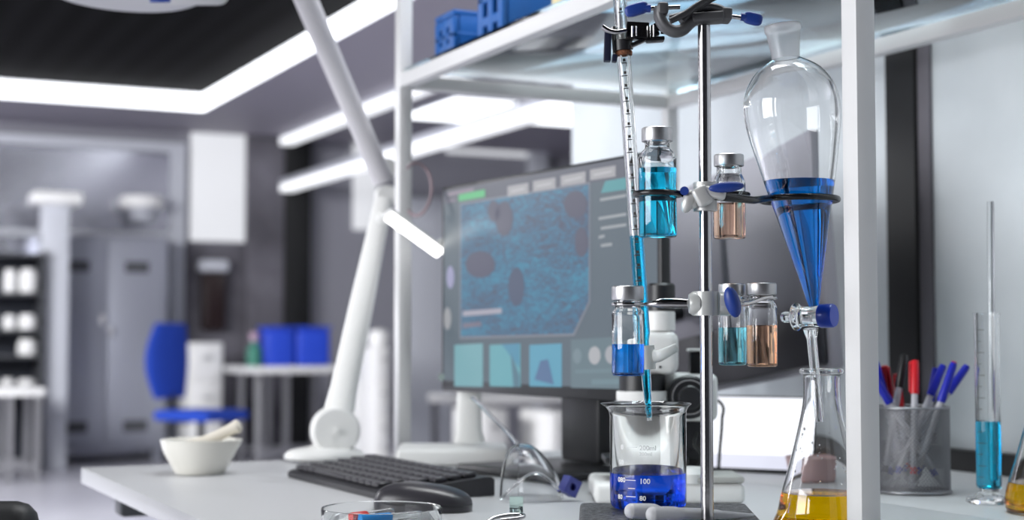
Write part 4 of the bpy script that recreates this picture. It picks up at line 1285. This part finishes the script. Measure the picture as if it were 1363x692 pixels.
# ---- vials
def vial(label, cx_, Y, cap, neck, body, level, liq, grp=None, squeeze=0.97):
    """cap/neck/body: (half width px, top px, bottom px)"""
    s = Y / F
    b = P(cx_, body[2], Y)
    z = lambda py: (body[2] - py) * s
    w = squeeze
    t = thing('vial', label, 'vial', b, 0, grp)
    T = TR(b)
    rb_, rn, rc = body[0] * s, neck[0] * s, cap[0] * s
    o = [(0, 0), (rb_ - 0.0018, 0), (rb_ - 0.0005, 0.0006), (rb_, 0.0022), (rb_, z(body[1])), (rb_ * 0.985, z(body[1]) + 0.0011)]
    o += [(rn + (rb_ - rn) * 0.55, z(body[1]) + (z(neck[2]) - z(body[1])) * 0.65), (rn + 0.0002, z(neck[2])), (rn, z(neck[2]) + 0.0009)]
    lip = z(neck[1])
    o += [(rn, lip - 0.0016), (rn + 0.0012, lip - 0.0011), (rn + 0.0012, lip)]
    tk = 0.0011
    inner = [(rn - 0.0016, lip), (rn - 0.0016, z(neck[2]) + 0.0006), (rb_ - tk, z(body[1]) - 0.0008), (rb_ - tk, 0.0030), (rb_ - tk - 0.0012, 0.0017), (0, 0.0020)]
    MB().lathe(o + inner, T, 48).build('glass_body', glass, t, ang=50)
    zl = z(level)
    MB().lathe([(0, 0.0014), (rb_ - tk - 0.001, 0.0011), (rb_ - tk * 0.5, 0.0026), (rb_ - tk * 0.5, zl), (0, zl)], T, 48).build('liquid', liq, t, ang=50)
    zc0, zc1 = z(cap[2]), z(cap[1])
    MB().lathe([(0, zc1), (rc - 0.0009, zc1), (rc - 0.0002, zc1 - 0.0006), (rc, zc1 - 0.0016), (rc, zc0 + 0.0012), (rc - 0.0003, zc0 + 0.0003), (rc - 0.0012, zc0), (rn + 0.0014, zc0 + 0.0001), (rn + 0.0014, lip + 0.0002), (0, lip + 0.0002)], T, 48).build('cap', cap_metal, t)
    return t


YV1, YV2, YV3, YV4, YV5 = 1.195, 1.232, 1.195, 1.232, 1.218
vial('biggest vial, full of cyan blue liquid, held in the black ring left of the rod', 875.5, YV1, (21, 169, 188), (16.5, 186, 197), (25.5, 210, 316), 224, liq_cyan)
vial('smallest vial, holding peach liquid, hanging behind the upper clamp arm', 971, YV2, (20, 205, 221), (16.5, 219, 232), (21.7, 243, 318), 271, liq_peach)
vial('vial half filled with bright blue, hung by its neck left of the middle clamp', 836, YV3, (21.5, 381, 400), (17, 398, 411), (21.5, 417, 500), 458, liq_blue)
vial('vial holding pale teal liquid, hung by its neck beside the orange one', 975, YV4, (18, 378, 394), (14.5, 392, 404), (18.6, 411, 486), 436, liq_teal)
vial('vial holding amber orange liquid, hung by its neck right of the teal one', 1014.5, YV5, (20, 377, 393), (16, 391, 402), (20.3, 409, 488), 433, liq_orange)


def hook_boss(mm, pya, pyb): return sleeve(mm, 0, pya, pyb, 0.0053, 0.0105)


# ---- upper clamp: boss, left ring, arm and funnel ring
t = thing('ring_clamp', 'upper cast clamp with black rings holding the cyan vial and the funnel', 'clamp', R(939, 262))
m = MB(); sleeve(m, 0, 243, 281, 0.0053, 0.0095)
m.box((0, 0, 0), (0.007, 0.018, 0.014), at(R(920, 266, -0.002), 0, 12, 18), 0.0025, 0, 3)
m.box((0, 0, 0), (0.013, 0.008, 0.016), at(R(935, 261, -0.0135), 0, -28, 0), 0.003, 0, 3)
m.ellip((0, 0, 0), (0.0052, 0.005, 0.0095), at(R(916, 268, -0.008), 0, 20, 0))
m.box((0, 0, 0), (0.018, 0.007, 0.009), at(R(951, 257, -0.0135), 0, 12, 0), 0.003, 0, 3)
m.build('boss', cast_light, t, ang=50)
m = MB(); m.ellip((0, 0, 0), (0.0140, 0.0035, 0.0042), at(R(967, 249, -0.020), 0, -5, 0), 0, 32, 16); wk = m.build('wing_knob', blue_knob, t, ang=60)
m = MB(); m.lathe([(0, -0.004), (0.0035, -0.004), (0.0035, 0.004), (0, 0.004)], axisT(R(911, 254, -0.010), R(911, 254, -0.03)), 16); m.build('screw', blue_knob, t)
v1c = P(875.5, 258.5, YV1)
m = MB(); m.ring((0, 0, 0), 25.5 * YV1 / F + 0.0027, 0.0024, at(v1c, 0, 0.5, 0), 56, 12)
m.tube([v1c + D(25.5 * YV1 / F + 0.0048, -0.001), R(917, 262, -0.002)], 0.0026, 12)
m.build('vial_ring', ring_black, t)
Yfu = 1.268
fc = P(1064, 266, Yfu); fr = 0.0318
m = MB()
m.ring((0, 0, 0), fr, 0.0027, at(fc, 0, 0, 0), 64, 12)
m.build('funnel_ring', ring_black, t)
m = MB(); e_ = fc + D(-fr * 0.80, -fr * 0.60) + D(-0.002, -0.0015)
m.tube([R(952, 261.5, -0.0125), R(975, 263.5, -0.009), R(1003, 266.5, 0.012), e_], [0.0030, 0.0033, 0.0031, 0.0027], 14); m.build('ring_arm', ring_black, t)
v2c = P(971, 259, YV2)
m = MB(); m.ring((0, 0, 0), 21.7 * YV2 / F + 0.0021, 0.0017, at(v2c), 48, 10)
m.tube([v2c + D(0.007, -21.7 * YV2 / F - 0.0035), R(983, 264, -0.003)], 0.0016, 10)
m.build('small_vial_ring', ring_black, t)

# ---- middle clamp
t = thing('ring_clamp', 'middle clear-grey clamp with chrome loops holding three vials by their necks', 'clamp', R(939, 403))
m = MB(); sleeve(m, 0, 388, 420, 0.0053, 0.0098)
m.lathe([(0, 0), (0.0075, 0.0), (0.0095, 0.003), (0.0095, 0.008), (0.0, 0.008)], axisT(R(917, 404), R(1000, 404)), 32)
m.lathe([(0, 0), (0.0092, 0), (0.0092, 0.010), (0.008, 0.012), (0.0060, 0.017), (0, 0.017)], axisT(R(957, 404), R(1000, 404.5)), 32)
m.build('boss', mat('clamp_pale_grey', rgb(212, 214, 212), 0.28, 0.1, 0.25, 1.4), t, ang=50)
m = MB(); m.ellip((0, 0, 0), (0.0060, 0.006, 0.0125), at(R(975, 402, -0.016), 0, -18, 25), 0, 28, 18)
m.build('wing_knob', blue_knob, t, ang=60)
m = MB(); m.tube([R(986, 404.3), R(977, 403, -0.0145)], 0.003, 10); m.build('screw', steel, t)
v3c = P(836, 405, YV3); v3r = 17 * YV3 / F
m = MB(); m.ring((0, 0, 0), v3r + 0.0018, 0.00155, at(v3c), 48, 10)
m.tube([v3c + D(v3r + 0.0032, -0.0005), P(868, 404.5, YV3 - 0.003), R(880, 403.5, -0.002), R(900, 403.5, -0.001), R(916, 404)],
       [(0.0014, 0.0014), (0.0022, 0.0018), (0.0040, 0.0028), (0.0042, 0.0030), (0.0036, 0.0028)], 14, flat=UP)
m.build('neck_loop', steel, t, ang=60)
v4c = P(975, 398, YV4); v4r = 14.5 * YV4 / F
v5c = P(1014.5, 396.5, YV5); v5r = 16 * YV5 / F
m = MB(); m.ring((0, 0, 0), v4r + 0.0014, 0.0012, at(v4c), 40, 10); m.build('neck_loop', steel, t)
m = MB(); m.ring((0, 0, 0), v5r + 0.0014, 0.0012, at(v5c), 40, 10)
m.tube([R(986, 404.5), R(996, 404, 0.006), v5c + D(0.0, -v5r - 0.0026, -0.0002), v5c + D(v5r * 0.7, -v5r * 0.9, 0.001)], [(0.0022, 0.0022), (0.0018, 0.0018), (0.0015, 0.0015), (0.001, 0.001)], 12)
m.build('neck_loop', steel, t)

# ================================================================== BEAKER
Ybk = 1.277
sb_ = Ybk / F
bk = V((*D((861.5 - 681.5) * sb_, Ybk).xy, PLZ + 0.0004))
Rb = 0.0323; Hb = 0.0880
t = thing('beaker', 'glass beaker of deep blue liquid standing on the black stand plate', 'beaker', bk)
o = [(0, 0), (Rb - 0.006, 0), (Rb - 0.0028, 0.0008), (Rb - 0.0008, 0.0032), (Rb, 0.0068), (Rb, Hb - 0.010), (Rb + 0.0003, Hb - 0.006), (Rb + 0.0018, Hb - 0.0028), (Rb + 0.0042, Hb - 0.0008), (Rb + 0.0046, Hb)]
tw_ = 0.0017
inner = [(Rb + 0.0036, Hb + 0.0004), (Rb + 0.0008, Hb - 0.0018), (Rb - tw_, Hb - 0.006), (Rb - tw_, 0.008), (Rb - tw_ - 0.0012, 0.0044), (Rb - 0.006, 0.0022), (0, 0.0018)]
m = MB().lathe(o + inner, TR(bk), 72)
dsp = D(-1, -0.1).normalized()
for v in m.v:
    d_ = V((v.x - bk.x, v.y - bk.y, 0))
    if d_.length > Rb * 0.9 and v.z > bk.z + Hb - 0.008:
        a_ = d_.normalized().dot(dsp)
        if a_ > 0.88:
            k = ((a_ - 0.88) / 0.12) ** 1.5 * (v.z - bk.z - Hb + 0.008) / 0.008
            v += dsp * 0.0035 * k
m.build('glass_body', glass, t, ang=50)
zl = 0.0300
MB().lathe([(0, 0.0014), (Rb - 0.0066, 0.0016), (Rb - tw_ - 0.0010, 0.0040), (Rb - tw_ * 0.55, 0.0076), (Rb - tw_ * 0.55, zl), (0, zl)], TR(bk), 72).build('liquid', liq_deep, t, ang=50)


def text_mesh(body, size):
    cu = bpy.data.curves.new('lettering', 'FONT')
    cu.body = body; cu.size = size; cu.resolution_u = 3; cu.offset = size * 0.02
    ob = bpy.data.objects.new('lettering', cu); COL.objects.link(ob)
    dg = bpy.context.evaluated_depsgraph_get(); dg.update()
    me = bpy.data.meshes.new_from_object(ob.evaluated_get(dg))
    vs = [v.co.copy() for v in me.vertices]; fs = [list(p.vertices) for p in me.polygons]
    bpy.data.objects.remove(ob); bpy.data.curves.remove(cu); bpy.data.meshes.remove(me)
    return vs, fs


m = MB()
yaw_c = math.atan2(-RT.y * 0 - FW.y, -FW.x)          # angle of the side facing the viewer
def wrap(vs, fs, px, py):
    """bend flat lettering onto the beaker wall; px, py = its lower left corner"""
    ang0 = math.asin(max(-1, min(1, (px - 861.5) * sb_ / Rb)))
    z0 = (670.0 - py) * sb_
    r = Rb + 0.00025
    out = []
    for v in vs:
        a = yaw_c + ang0 + v.x / Rb
        out.append(V((bk.x + r * cos(a), bk.y + r * sin(a), bk.z + z0 + v.y)))
    m.raw(out, fs)


for body, size, px, py in [('0', .0058, 823.5, 590.5), ('200ml', .0056, 846, 590.5), ('200ml', .0042, 846, 597.5), ('50', .0056, 821, 610), ('080', .0056, 820, 632.5), ('100', .0060, 846, 633.5),
                           ('80', .0052, 820, 654.5), ('80', .0054, 846, 655)]:
    vs, fs = text_mesh(body, size); wrap(vs, fs, px, py)
for xa, xb, py in [(831, 845, 587.5), (829, 831, 607), (829.5, 843.5, 630), (832, 842, 640.5), (829.5, 843.5, 651)]:
    k = 8; w = (xb - xa) * sb_
    vs = [V((w * i / k, y, 0)) for i in range(k + 1) for y in (0, 0.0006)]
    fs = [[2 * i, 2 * i + 2, 2 * i + 3, 2 * i + 1] for i in range(k)]
    wrap(vs, fs, xa, py)
m.build('graduation_print', mark_white, t, recalc=False)

# ================================================================== SEPARATORY FUNNEL
sf = Yfu / F
FA, FB = P(1041, 33, Yfu), P(1083.5, 408, Yfu)
TF = axisT(FB, FA); FL = (FA - FB).length
hz = lambda py: (408 - py) * FL / 375.0
t = thing('separatory_funnel', 'pear-shaped glass separatory funnel, tilted, its cone holding royal blue liquid', 'funnel', FB)
prof = [(5.5, 412), (8.0, 402), (10.0, 395), (15, 372), (20.5, 350), (28.5, 318), (36.5, 285), (44, 255), (51, 225), (57.5, 195), (62, 172), (64.3, 150), (63.5, 135), (60, 120), (54, 108), (45, 96), (35, 88), (25, 82), (19.5, 79)]
o = smooth([(r * sf, hz(y)) for r, y in prof], 4)
tg = 0.0013
inn = [(max(r - tg, 0.002), z) for r, z in o[::-1]]
MB().lathe(o + inn + [o[0]], TF, 72).build('bulb', glass, t, ang=60)
o2 = [(18.6, 78.6), (19.2, 70), (22.0, 47), (22.6, 44), (24.2, 41.5), (24.6, 36), (23.8, 33.5), (21.5, 33)]
o2 = [(r * sf, hz(y)) for r, y in o2]
MB().lathe(o2 + [(o2[-1][0] - 0.001, o2[-1][1] - 0.001), (o2[2][0] - 0.0016, o2[2][1]), (o2[0][0] - 0.0018, o2[0][1])] + [o2[0]], TF, 48).build('ground_socket', frost, t, ang=60)
lev = P(1063, 241, Yfu).z
pr = [(0, hz(409))] + [(max(r - 0.0007, 0.0012), z) for r, z in o if hz(409) < z < hz(205)] + [(0, hz(205))]
m = MB().lathe(pr, TF, 72); m.cut_above(lev); m.build('liquid', liq_funnel, t, ang=50)
# stopcock barrel, plug and stem
sc = P(1077, 421, Yfu)
ka = D(0.80, -0.58, 0.02).normalized()
TP = axisT(sc, sc + ka)
m = MB()
m.lathe([(0, -0.0255), (0.0035, -0.0250), (0.0046, -0.0225), (0.0046, -0.0140), (0.0060, -0.0132), (0.0112, -0.0130), (0.0120, -0.0115), (0.0112, -0.0100), (0.0090, -0.0090), (0.0080, 0.0), (0.0088, 0.0080), (0.0090, 0.0098), (0, 0.0098)], TP, 40)
m.build('stopcock_barrel', glass, t, ang=50)
m = MB(); m.lathe([(0, 0.0101), (0.0094, 0.0101), (0.0100, 0.0110), (0.0100, 0.0215), (0.0092, 0.0228), (0, 0.0230)], TP, 40); m.build('stopcock_knob', blue_cap, t)
sA, sB = P(1079, 436, Yfu), P(1091, 561, Yfu + 0.012)
TSt = axisT(sA, sB); SL = (sB - sA).length
MB().lathe([(0.0018, 0.001), (0.0066, 0.001), (0.0052, 0.006), (0.0042, 0.010), (0.0040, SL * 0.95), (0.0034, SL), (0.0022, SL), (0.0022, 0.008), (0.0018, 0.001)], TSt, 32).build('stem', glass, t, ang=50)

# ================================================================== ERLENMEYER FLASKS
def flask(label, c, prof, level, t_, liq, drops=0, grp=None):
    t = thing('erlenmeyer_flask', label, 'flask', c)
    o = smooth(prof, 3)
    o = [(max(r, 0), z) for r, z in o]
    inner = [(r - t_, z) for r, z in o[::-1] if z > 0.004 and r > t_]
    lip = [(o[-1][0] - t_ * 0.5, o[-1][1] + 0.0005)]
    MB().lathe(o + lip + inner + [(prof[1][0] - 0.003, 0.0024), (0, 0.002)], TR(c), 72).build('glass_body', glass, t, ang=60)
    pr = [(0, 0.0014), (prof[1][0] - 0.003, 0.0018)]
    for r, z in o:
        if 0.004 < z < level: pr.append((r - t_ * 0.5, z)); rl = r
    pr += [(rl - t_ * 0.5 - 0.0002, level), (0, level)]
    MB().lathe(pr, TR(c), 72).build('liquid', liq, t, ang=50)
    if drops:
        m = MB(); rnd = random.Random(3)
        for k in range(drops):
            z = rnd.uniform(level + 0.004, level + 0.055); a = rnd.uniform(0, 2 * pi)
            i = min(range(len(o)), key=lambda q: abs(o[q][1] - z) + (9 if o[q][1] < 0.004 else 0))
            r = o[i][0] - t_ - 0.0003; q = rnd.uniform(0.0003, 0.0009)
            m.ellip((c.x + r * cos(a), c.y + r * sin(a), c.z + z), (q, q, q * 1.3), None, 0, 10, 6)
        m.build('condensation_drops', glass, t)
    return t


Yfl = 1.280; s = Yfl / F
cf = V((*D((1092.5 - 681.5) * s, Yfl).xy, TZ + 0.0004))
z_ = lambda py: (P(1092, py, Yfl).z - TZ)
prof = [(0, 0), (0.036, 0), (0.0400, 0.0012), (0.0425, 0.005), (0.0418, 0.010), (60 * s, z_(682)), (55 * s, z_(660)), (44.5 * s, z_(622)), (36.5 * s, z_(590)), (29.5 * s, z_(560)), (25.3 * s, z_(538)), (24.2 * s, z_(522)), (24.2 * s, z_(503)), (25.5 * s, z_(499)), (29 * s, z_(497)), (29.4 * s, z_(494)), (28.6 * s, z_(491.5))]
flask('conical flask of yellow liquid standing under the funnel stem, left of the white front post', cf, prof, z_(656), 0.0015, liq_yellow, 46)
Y2 = 1.43; s2 = Y2 / F
c2 = V((*D((1400 - 681.5) * s2, Y2).xy, TZ + 0.0004))
z2 = lambda py: (P(1380, py, Y2).z - TZ)
prof2 = [(0, 0), (0.040, 0), (0.0445, 0.002), (0.0460, 0.006), (0.0458, 0.012), (61 * s2, z2(648)), (51 * s2, z2(615)), (39 * s2, z2(572)), (31 * s2, z2(543)), (26 * s2, z2(520)), (25 * s2, z2(505)), (25 * s2, z2(480)), (29 * s2, z2(474)), (29 * s2, z2(471))]
flask('conical flask of amber yellow liquid cut by the right edge of the view', c2, prof2, z2(643), 0.0015, liq_yellow)

# ================================================================== PEN CUP AND PENS
cp = V((*D((1211 - 681.5) * 1.62 / F, 1.62).xy, TZ + 0.0004))
Rp, Hp = 0.0392, 0.0905
t = thing('pen_cup', 'round grey metal mesh cup full of pens on the rear bench', 'cup', cp)
m = MB()
NW = 64
for sgn_ in (-1, 1):
    for k in range(NW):
        a0 = 2 * pi * k / NW
        pts = []
        for j in range(19):
            f = j / 18
            a = a0 + sgn_ * f * 1.9
            pts.append(V((cp.x + Rp * cos(a), cp.y + Rp * sin(a), cp.z + 0.002 + f * (Hp - 0.004))))
        m.tube(pts, 0.00058, 3, caps=False)
m.build('mesh_wall', mesh_metal, t, ang=180)
MB().ring((0, 0, Hp), Rp + 0.0002, 0.0016, TR(cp), 64, 10).build('rim', mesh_metal, t)
m = MB(); m.ring((0, 0, 0.0020), Rp + 0.0002, 0.0018, TR(cp), 64, 10); m.lathe([(0, 0.0006), (Rp, 0.0006), (Rp, 0.0014), (0, 0.0014)], TR(cp), 48); m.build('base', mesh_metal, t)


def pen(label, tip, foot, colr, capl=0.038, grp='pens in the mesh cup', plug=None):
    """tip: pixel of the upper end, foot: (dx, dy) on the cup floor"""
    b = cp + D(foot[0], foot[1], 0.0052)
    dep = (cp - EYE).dot(FW) + tip[2]
    e = P(tip[0], tip[1], dep)
    d = (e - b); L = d.length
    t = thing('pen', label, 'pen', b, 0, grp)
    T = axisT(b, e)
    MB().lathe([(0, 0), (0.0006, 0.0004), (0.0012, 0.008), (0.0032, 0.014), (0.0036, 0.016), (0.0036, L - capl + 0.001), (0, L - capl + 0.001)], T, 14).build('barrel', pen_barrel, t)
    m = MB(); m.lathe([(0, 0.013), (0.00365, 0.0165), (0.0037, 0.024), (0, 0.024)], T, 14); m.build('grip', colr, t)
    m = MB()
    m.lathe([(0, L - capl + 0.0012), (0.0046, L - capl + 0.0012), (0.0048, L - capl + 0.004), (0.0042, L - 0.004), (0.0034, L - 0.0006), (0, L)], T, 18)
    m.box((0.0056, 0, L - capl * 0.48), (0.0012, 0.0026, capl * 0.84), T, 0.0004)
    m.box((0.0044, 0, L - capl * 0.08), (0.0034, 0.0026, 0.0022), T, 0.0004)
    cp_ = m.build('cap', colr, t)
    if plug: MB().lathe([(0, L + 0.0001), (0.0028, L - 0.0002), (0.0026, L + 0.0006), (0, L + 0.0009)], T, 14).build('end_plug', plug, cp_)


pen('lower blue capped pen leaning left out of the mesh cup beside the post', (1160, 497, -0.010), (0.0303, -0.0116), pen_blue)
pen('upper blue capped pen leaning left out of the mesh cup beside the post', (1165, 481, 0.008), (0.0004, 0.0197), pen_blue)
pen('red capped pen leaning left out of the mesh cup', (1177, 486, 0.016), (-0.0052, 0.0321), pen_red)
pen('short red pen between the leaning red one and the black one', (1193, 497, 0.024), (0.0040, 0.0300), pen_red)
pen('black capped pen, tallest in the middle of the mesh cup', (1204, 471, 0.004), (-0.0334, -0.0042), pen_black)
pen('bright red capped pen standing right beside the black one', (1218, 479, -0.006), (-0.0074, -0.0320), pen_red)
pen('blue capped pen at the left of the right-leaning blue group', (1246, 489, 0.018), (0.0097, 0.0173), pen_blue)
pen('blue capped pen second in the right-leaning blue group', (1256, 485, 0.006), (-0.0239, -0.0061), pen_blue)
pen('blue capped pen with a red dot on its end, third of the right-leaning group', (1270, 482, -0.018), (-0.0065, -0.0215), pen_blue, 0.046, plug=pen_red)
pen('blue capped pen leaning furthest right out of the mesh cup', (1288, 486, 0.010), (-0.0334, 0.0060), pen_blue)

# ================================================================== GRADUATED CYLINDER AND GLASS ROD
Yg = 1.515; sg_ = Yg / F
cg = V((*D((1312.5 - 681.5) * sg_, Yg).xy, TZ + 0.0004))
t = thing('graduated_cylinder', 'slim glass graduated cylinder of blue liquid on the rear bench', 'cylinder', cg)
rg = 16.3 * sg_
zg = lambda py: P(1312, py, Yg).z - TZ
m = MB(); m.lathe([(0, 0), (0.0235, 0), (0.0240, 0.0015), (0.0235, 0.0040), (0.012, 0.0085), (0.0095, 0.0115), (0.0095, 0.0140), (0, 0.0140)], TR(cg), 6); m.build('foot', glass, t, ang=20)
o = [(0, 0.0142), (rg - 0.003, 0.0142), (rg - 0.0008, 0.0152), (rg, 0.018), (rg, zg(421)), (rg + 0.0008, zg(418.5)), (rg + 0.0006, zg(417))]
inner = [(rg - 0.0006, zg(417)), (rg - 0.0013, zg(421)), (rg - 0.0013, 0.021), (rg - 0.003, 0.0180), (0, 0.0165)]
MB().lathe(o + inner, TR(cg), 48).build('tube', glass, t, ang=50)
MB().lathe([(0, 0.0160), (rg - 0.0034, 0.0172), (rg - 0.0008, 0.0205), (rg - 0.0007, zg(561)), (0, zg(561))], TR(cg), 48).build('liquid', liq_cyan, t, ang=50)
m = MB()
for k in range(14):
    py = 440 + k * 15
    m.lathe([(rg + 0.0001, zg(py)), (rg + 0.0002, zg(py)), (rg + 0.0002, zg(py) + 0.0005), (rg + 0.0001, zg(py) + 0.0005)], TR(cg), 8, 0, yaw_c - 1.25, yaw_c - (0.75 if k % 2 else 0.5))
m.build('graduation_marks', mark_dark, t)
ra, rb2 = cg + D(0.0035, 0.0, 0.0225), P(1318.5, 268, Yg)
MB_ = MB().lathe([(0, 0), (0.0024, 0.0006), (0.0033, 0.002), (0.0033, (rb2 - ra).length - 0.001), (0.0026, (rb2 - ra).length), (0, (rb2 - ra).length)], axisT(ra, rb2), 24)
tag(MB_.build('glass_rod', glass, None, 50, origin=ra), 'thin glass stirring rod standing tall in the slim graduated cylinder', 'rod')
# ================================================================== CAMERA
cam = bpy.data.cameras.new('camera')
cam.sensor_fit = 'HORIZONTAL'
cam.sensor_width = 36.0
cam.lens = F / 1363 * 36.0
cam.clip_start = 0.05
cam.clip_end = 60
cam.dof.use_dof = True
cam.dof.focus_distance = 1.235
cam.dof.aperture_fstop = 5.2
co = bpy.data.objects.new('camera', cam)
COL.objects.link(co)
co.matrix_world = CAM
scene.camera = co

# ================================================================== LIGHT
w = bpy.data.worlds.new('world')
scene.world = w
w.use_nodes = True
w.node_tree.nodes['Background'].inputs[0].default_value = (0.80, 0.86, 1.0, 1)
w.node_tree.nodes['Background'].inputs[1].default_value = 0.25


def area(name, loc, target, sx, sy, power, colr=(1, 1, 1)):
    l = bpy.data.lights.new(name, 'AREA')
    l.shape = 'RECTANGLE'; l.size = sx; l.size_y = sy; l.energy = power; l.color = colr
    o = bpy.data.objects.new(name, l)
    COL.objects.link(o)
    o.location = loc
    o.rotation_euler = (V(target) - V(loc)).to_track_quat('-Z', 'Y').to_euler()
    return o


area('assumed_left_lamp', (-3.2, 1.2, 1.40), (0.8, 1.5, 1.0), 2.6, 1.8, 138, (0.97, 0.98, 1.0))  # unseen area lamp assumed on the left side; no window is built there
area('unseen_overhead_lamp', (1.0, 1.35, 2.5), (0.95, 1.3, 0.75), 1.4, 0.5, 32, (0.97, 0.98, 1.0))  # unseen area lamp added over the benches to light them
area('unseen_overhead_lamp', (-1.6, 6.8, 2.6), (-0.6, 7.8, 0), 3.0, 3.0, 850, (0.97, 0.97, 1.0))  # unseen area lamp added to brighten the far end of the room

scene.view_settings.view_transform = 'Standard'
scene.view_settings.look = 'None'
scene.view_settings.exposure = 0.22
scene.view_settings.gamma = 1.0
scene.view_settings.use_curve_mapping = False
scene.cycles.max_bounces = 24
scene.cycles.transmission_bounces = 20
scene.cycles.transparent_max_bounces = 16
scene.cycles.glossy_bounces = 8
scene.cycles.diffuse_bounces = 4
scene.cycles.caustics_refractive = True
scene.cycles.caustics_reflective = False
scene.cycles.blur_glossy = 0.6
scene.cycles.sample_clamp_indirect = 6.0
scene.cycles.use_denoising = True
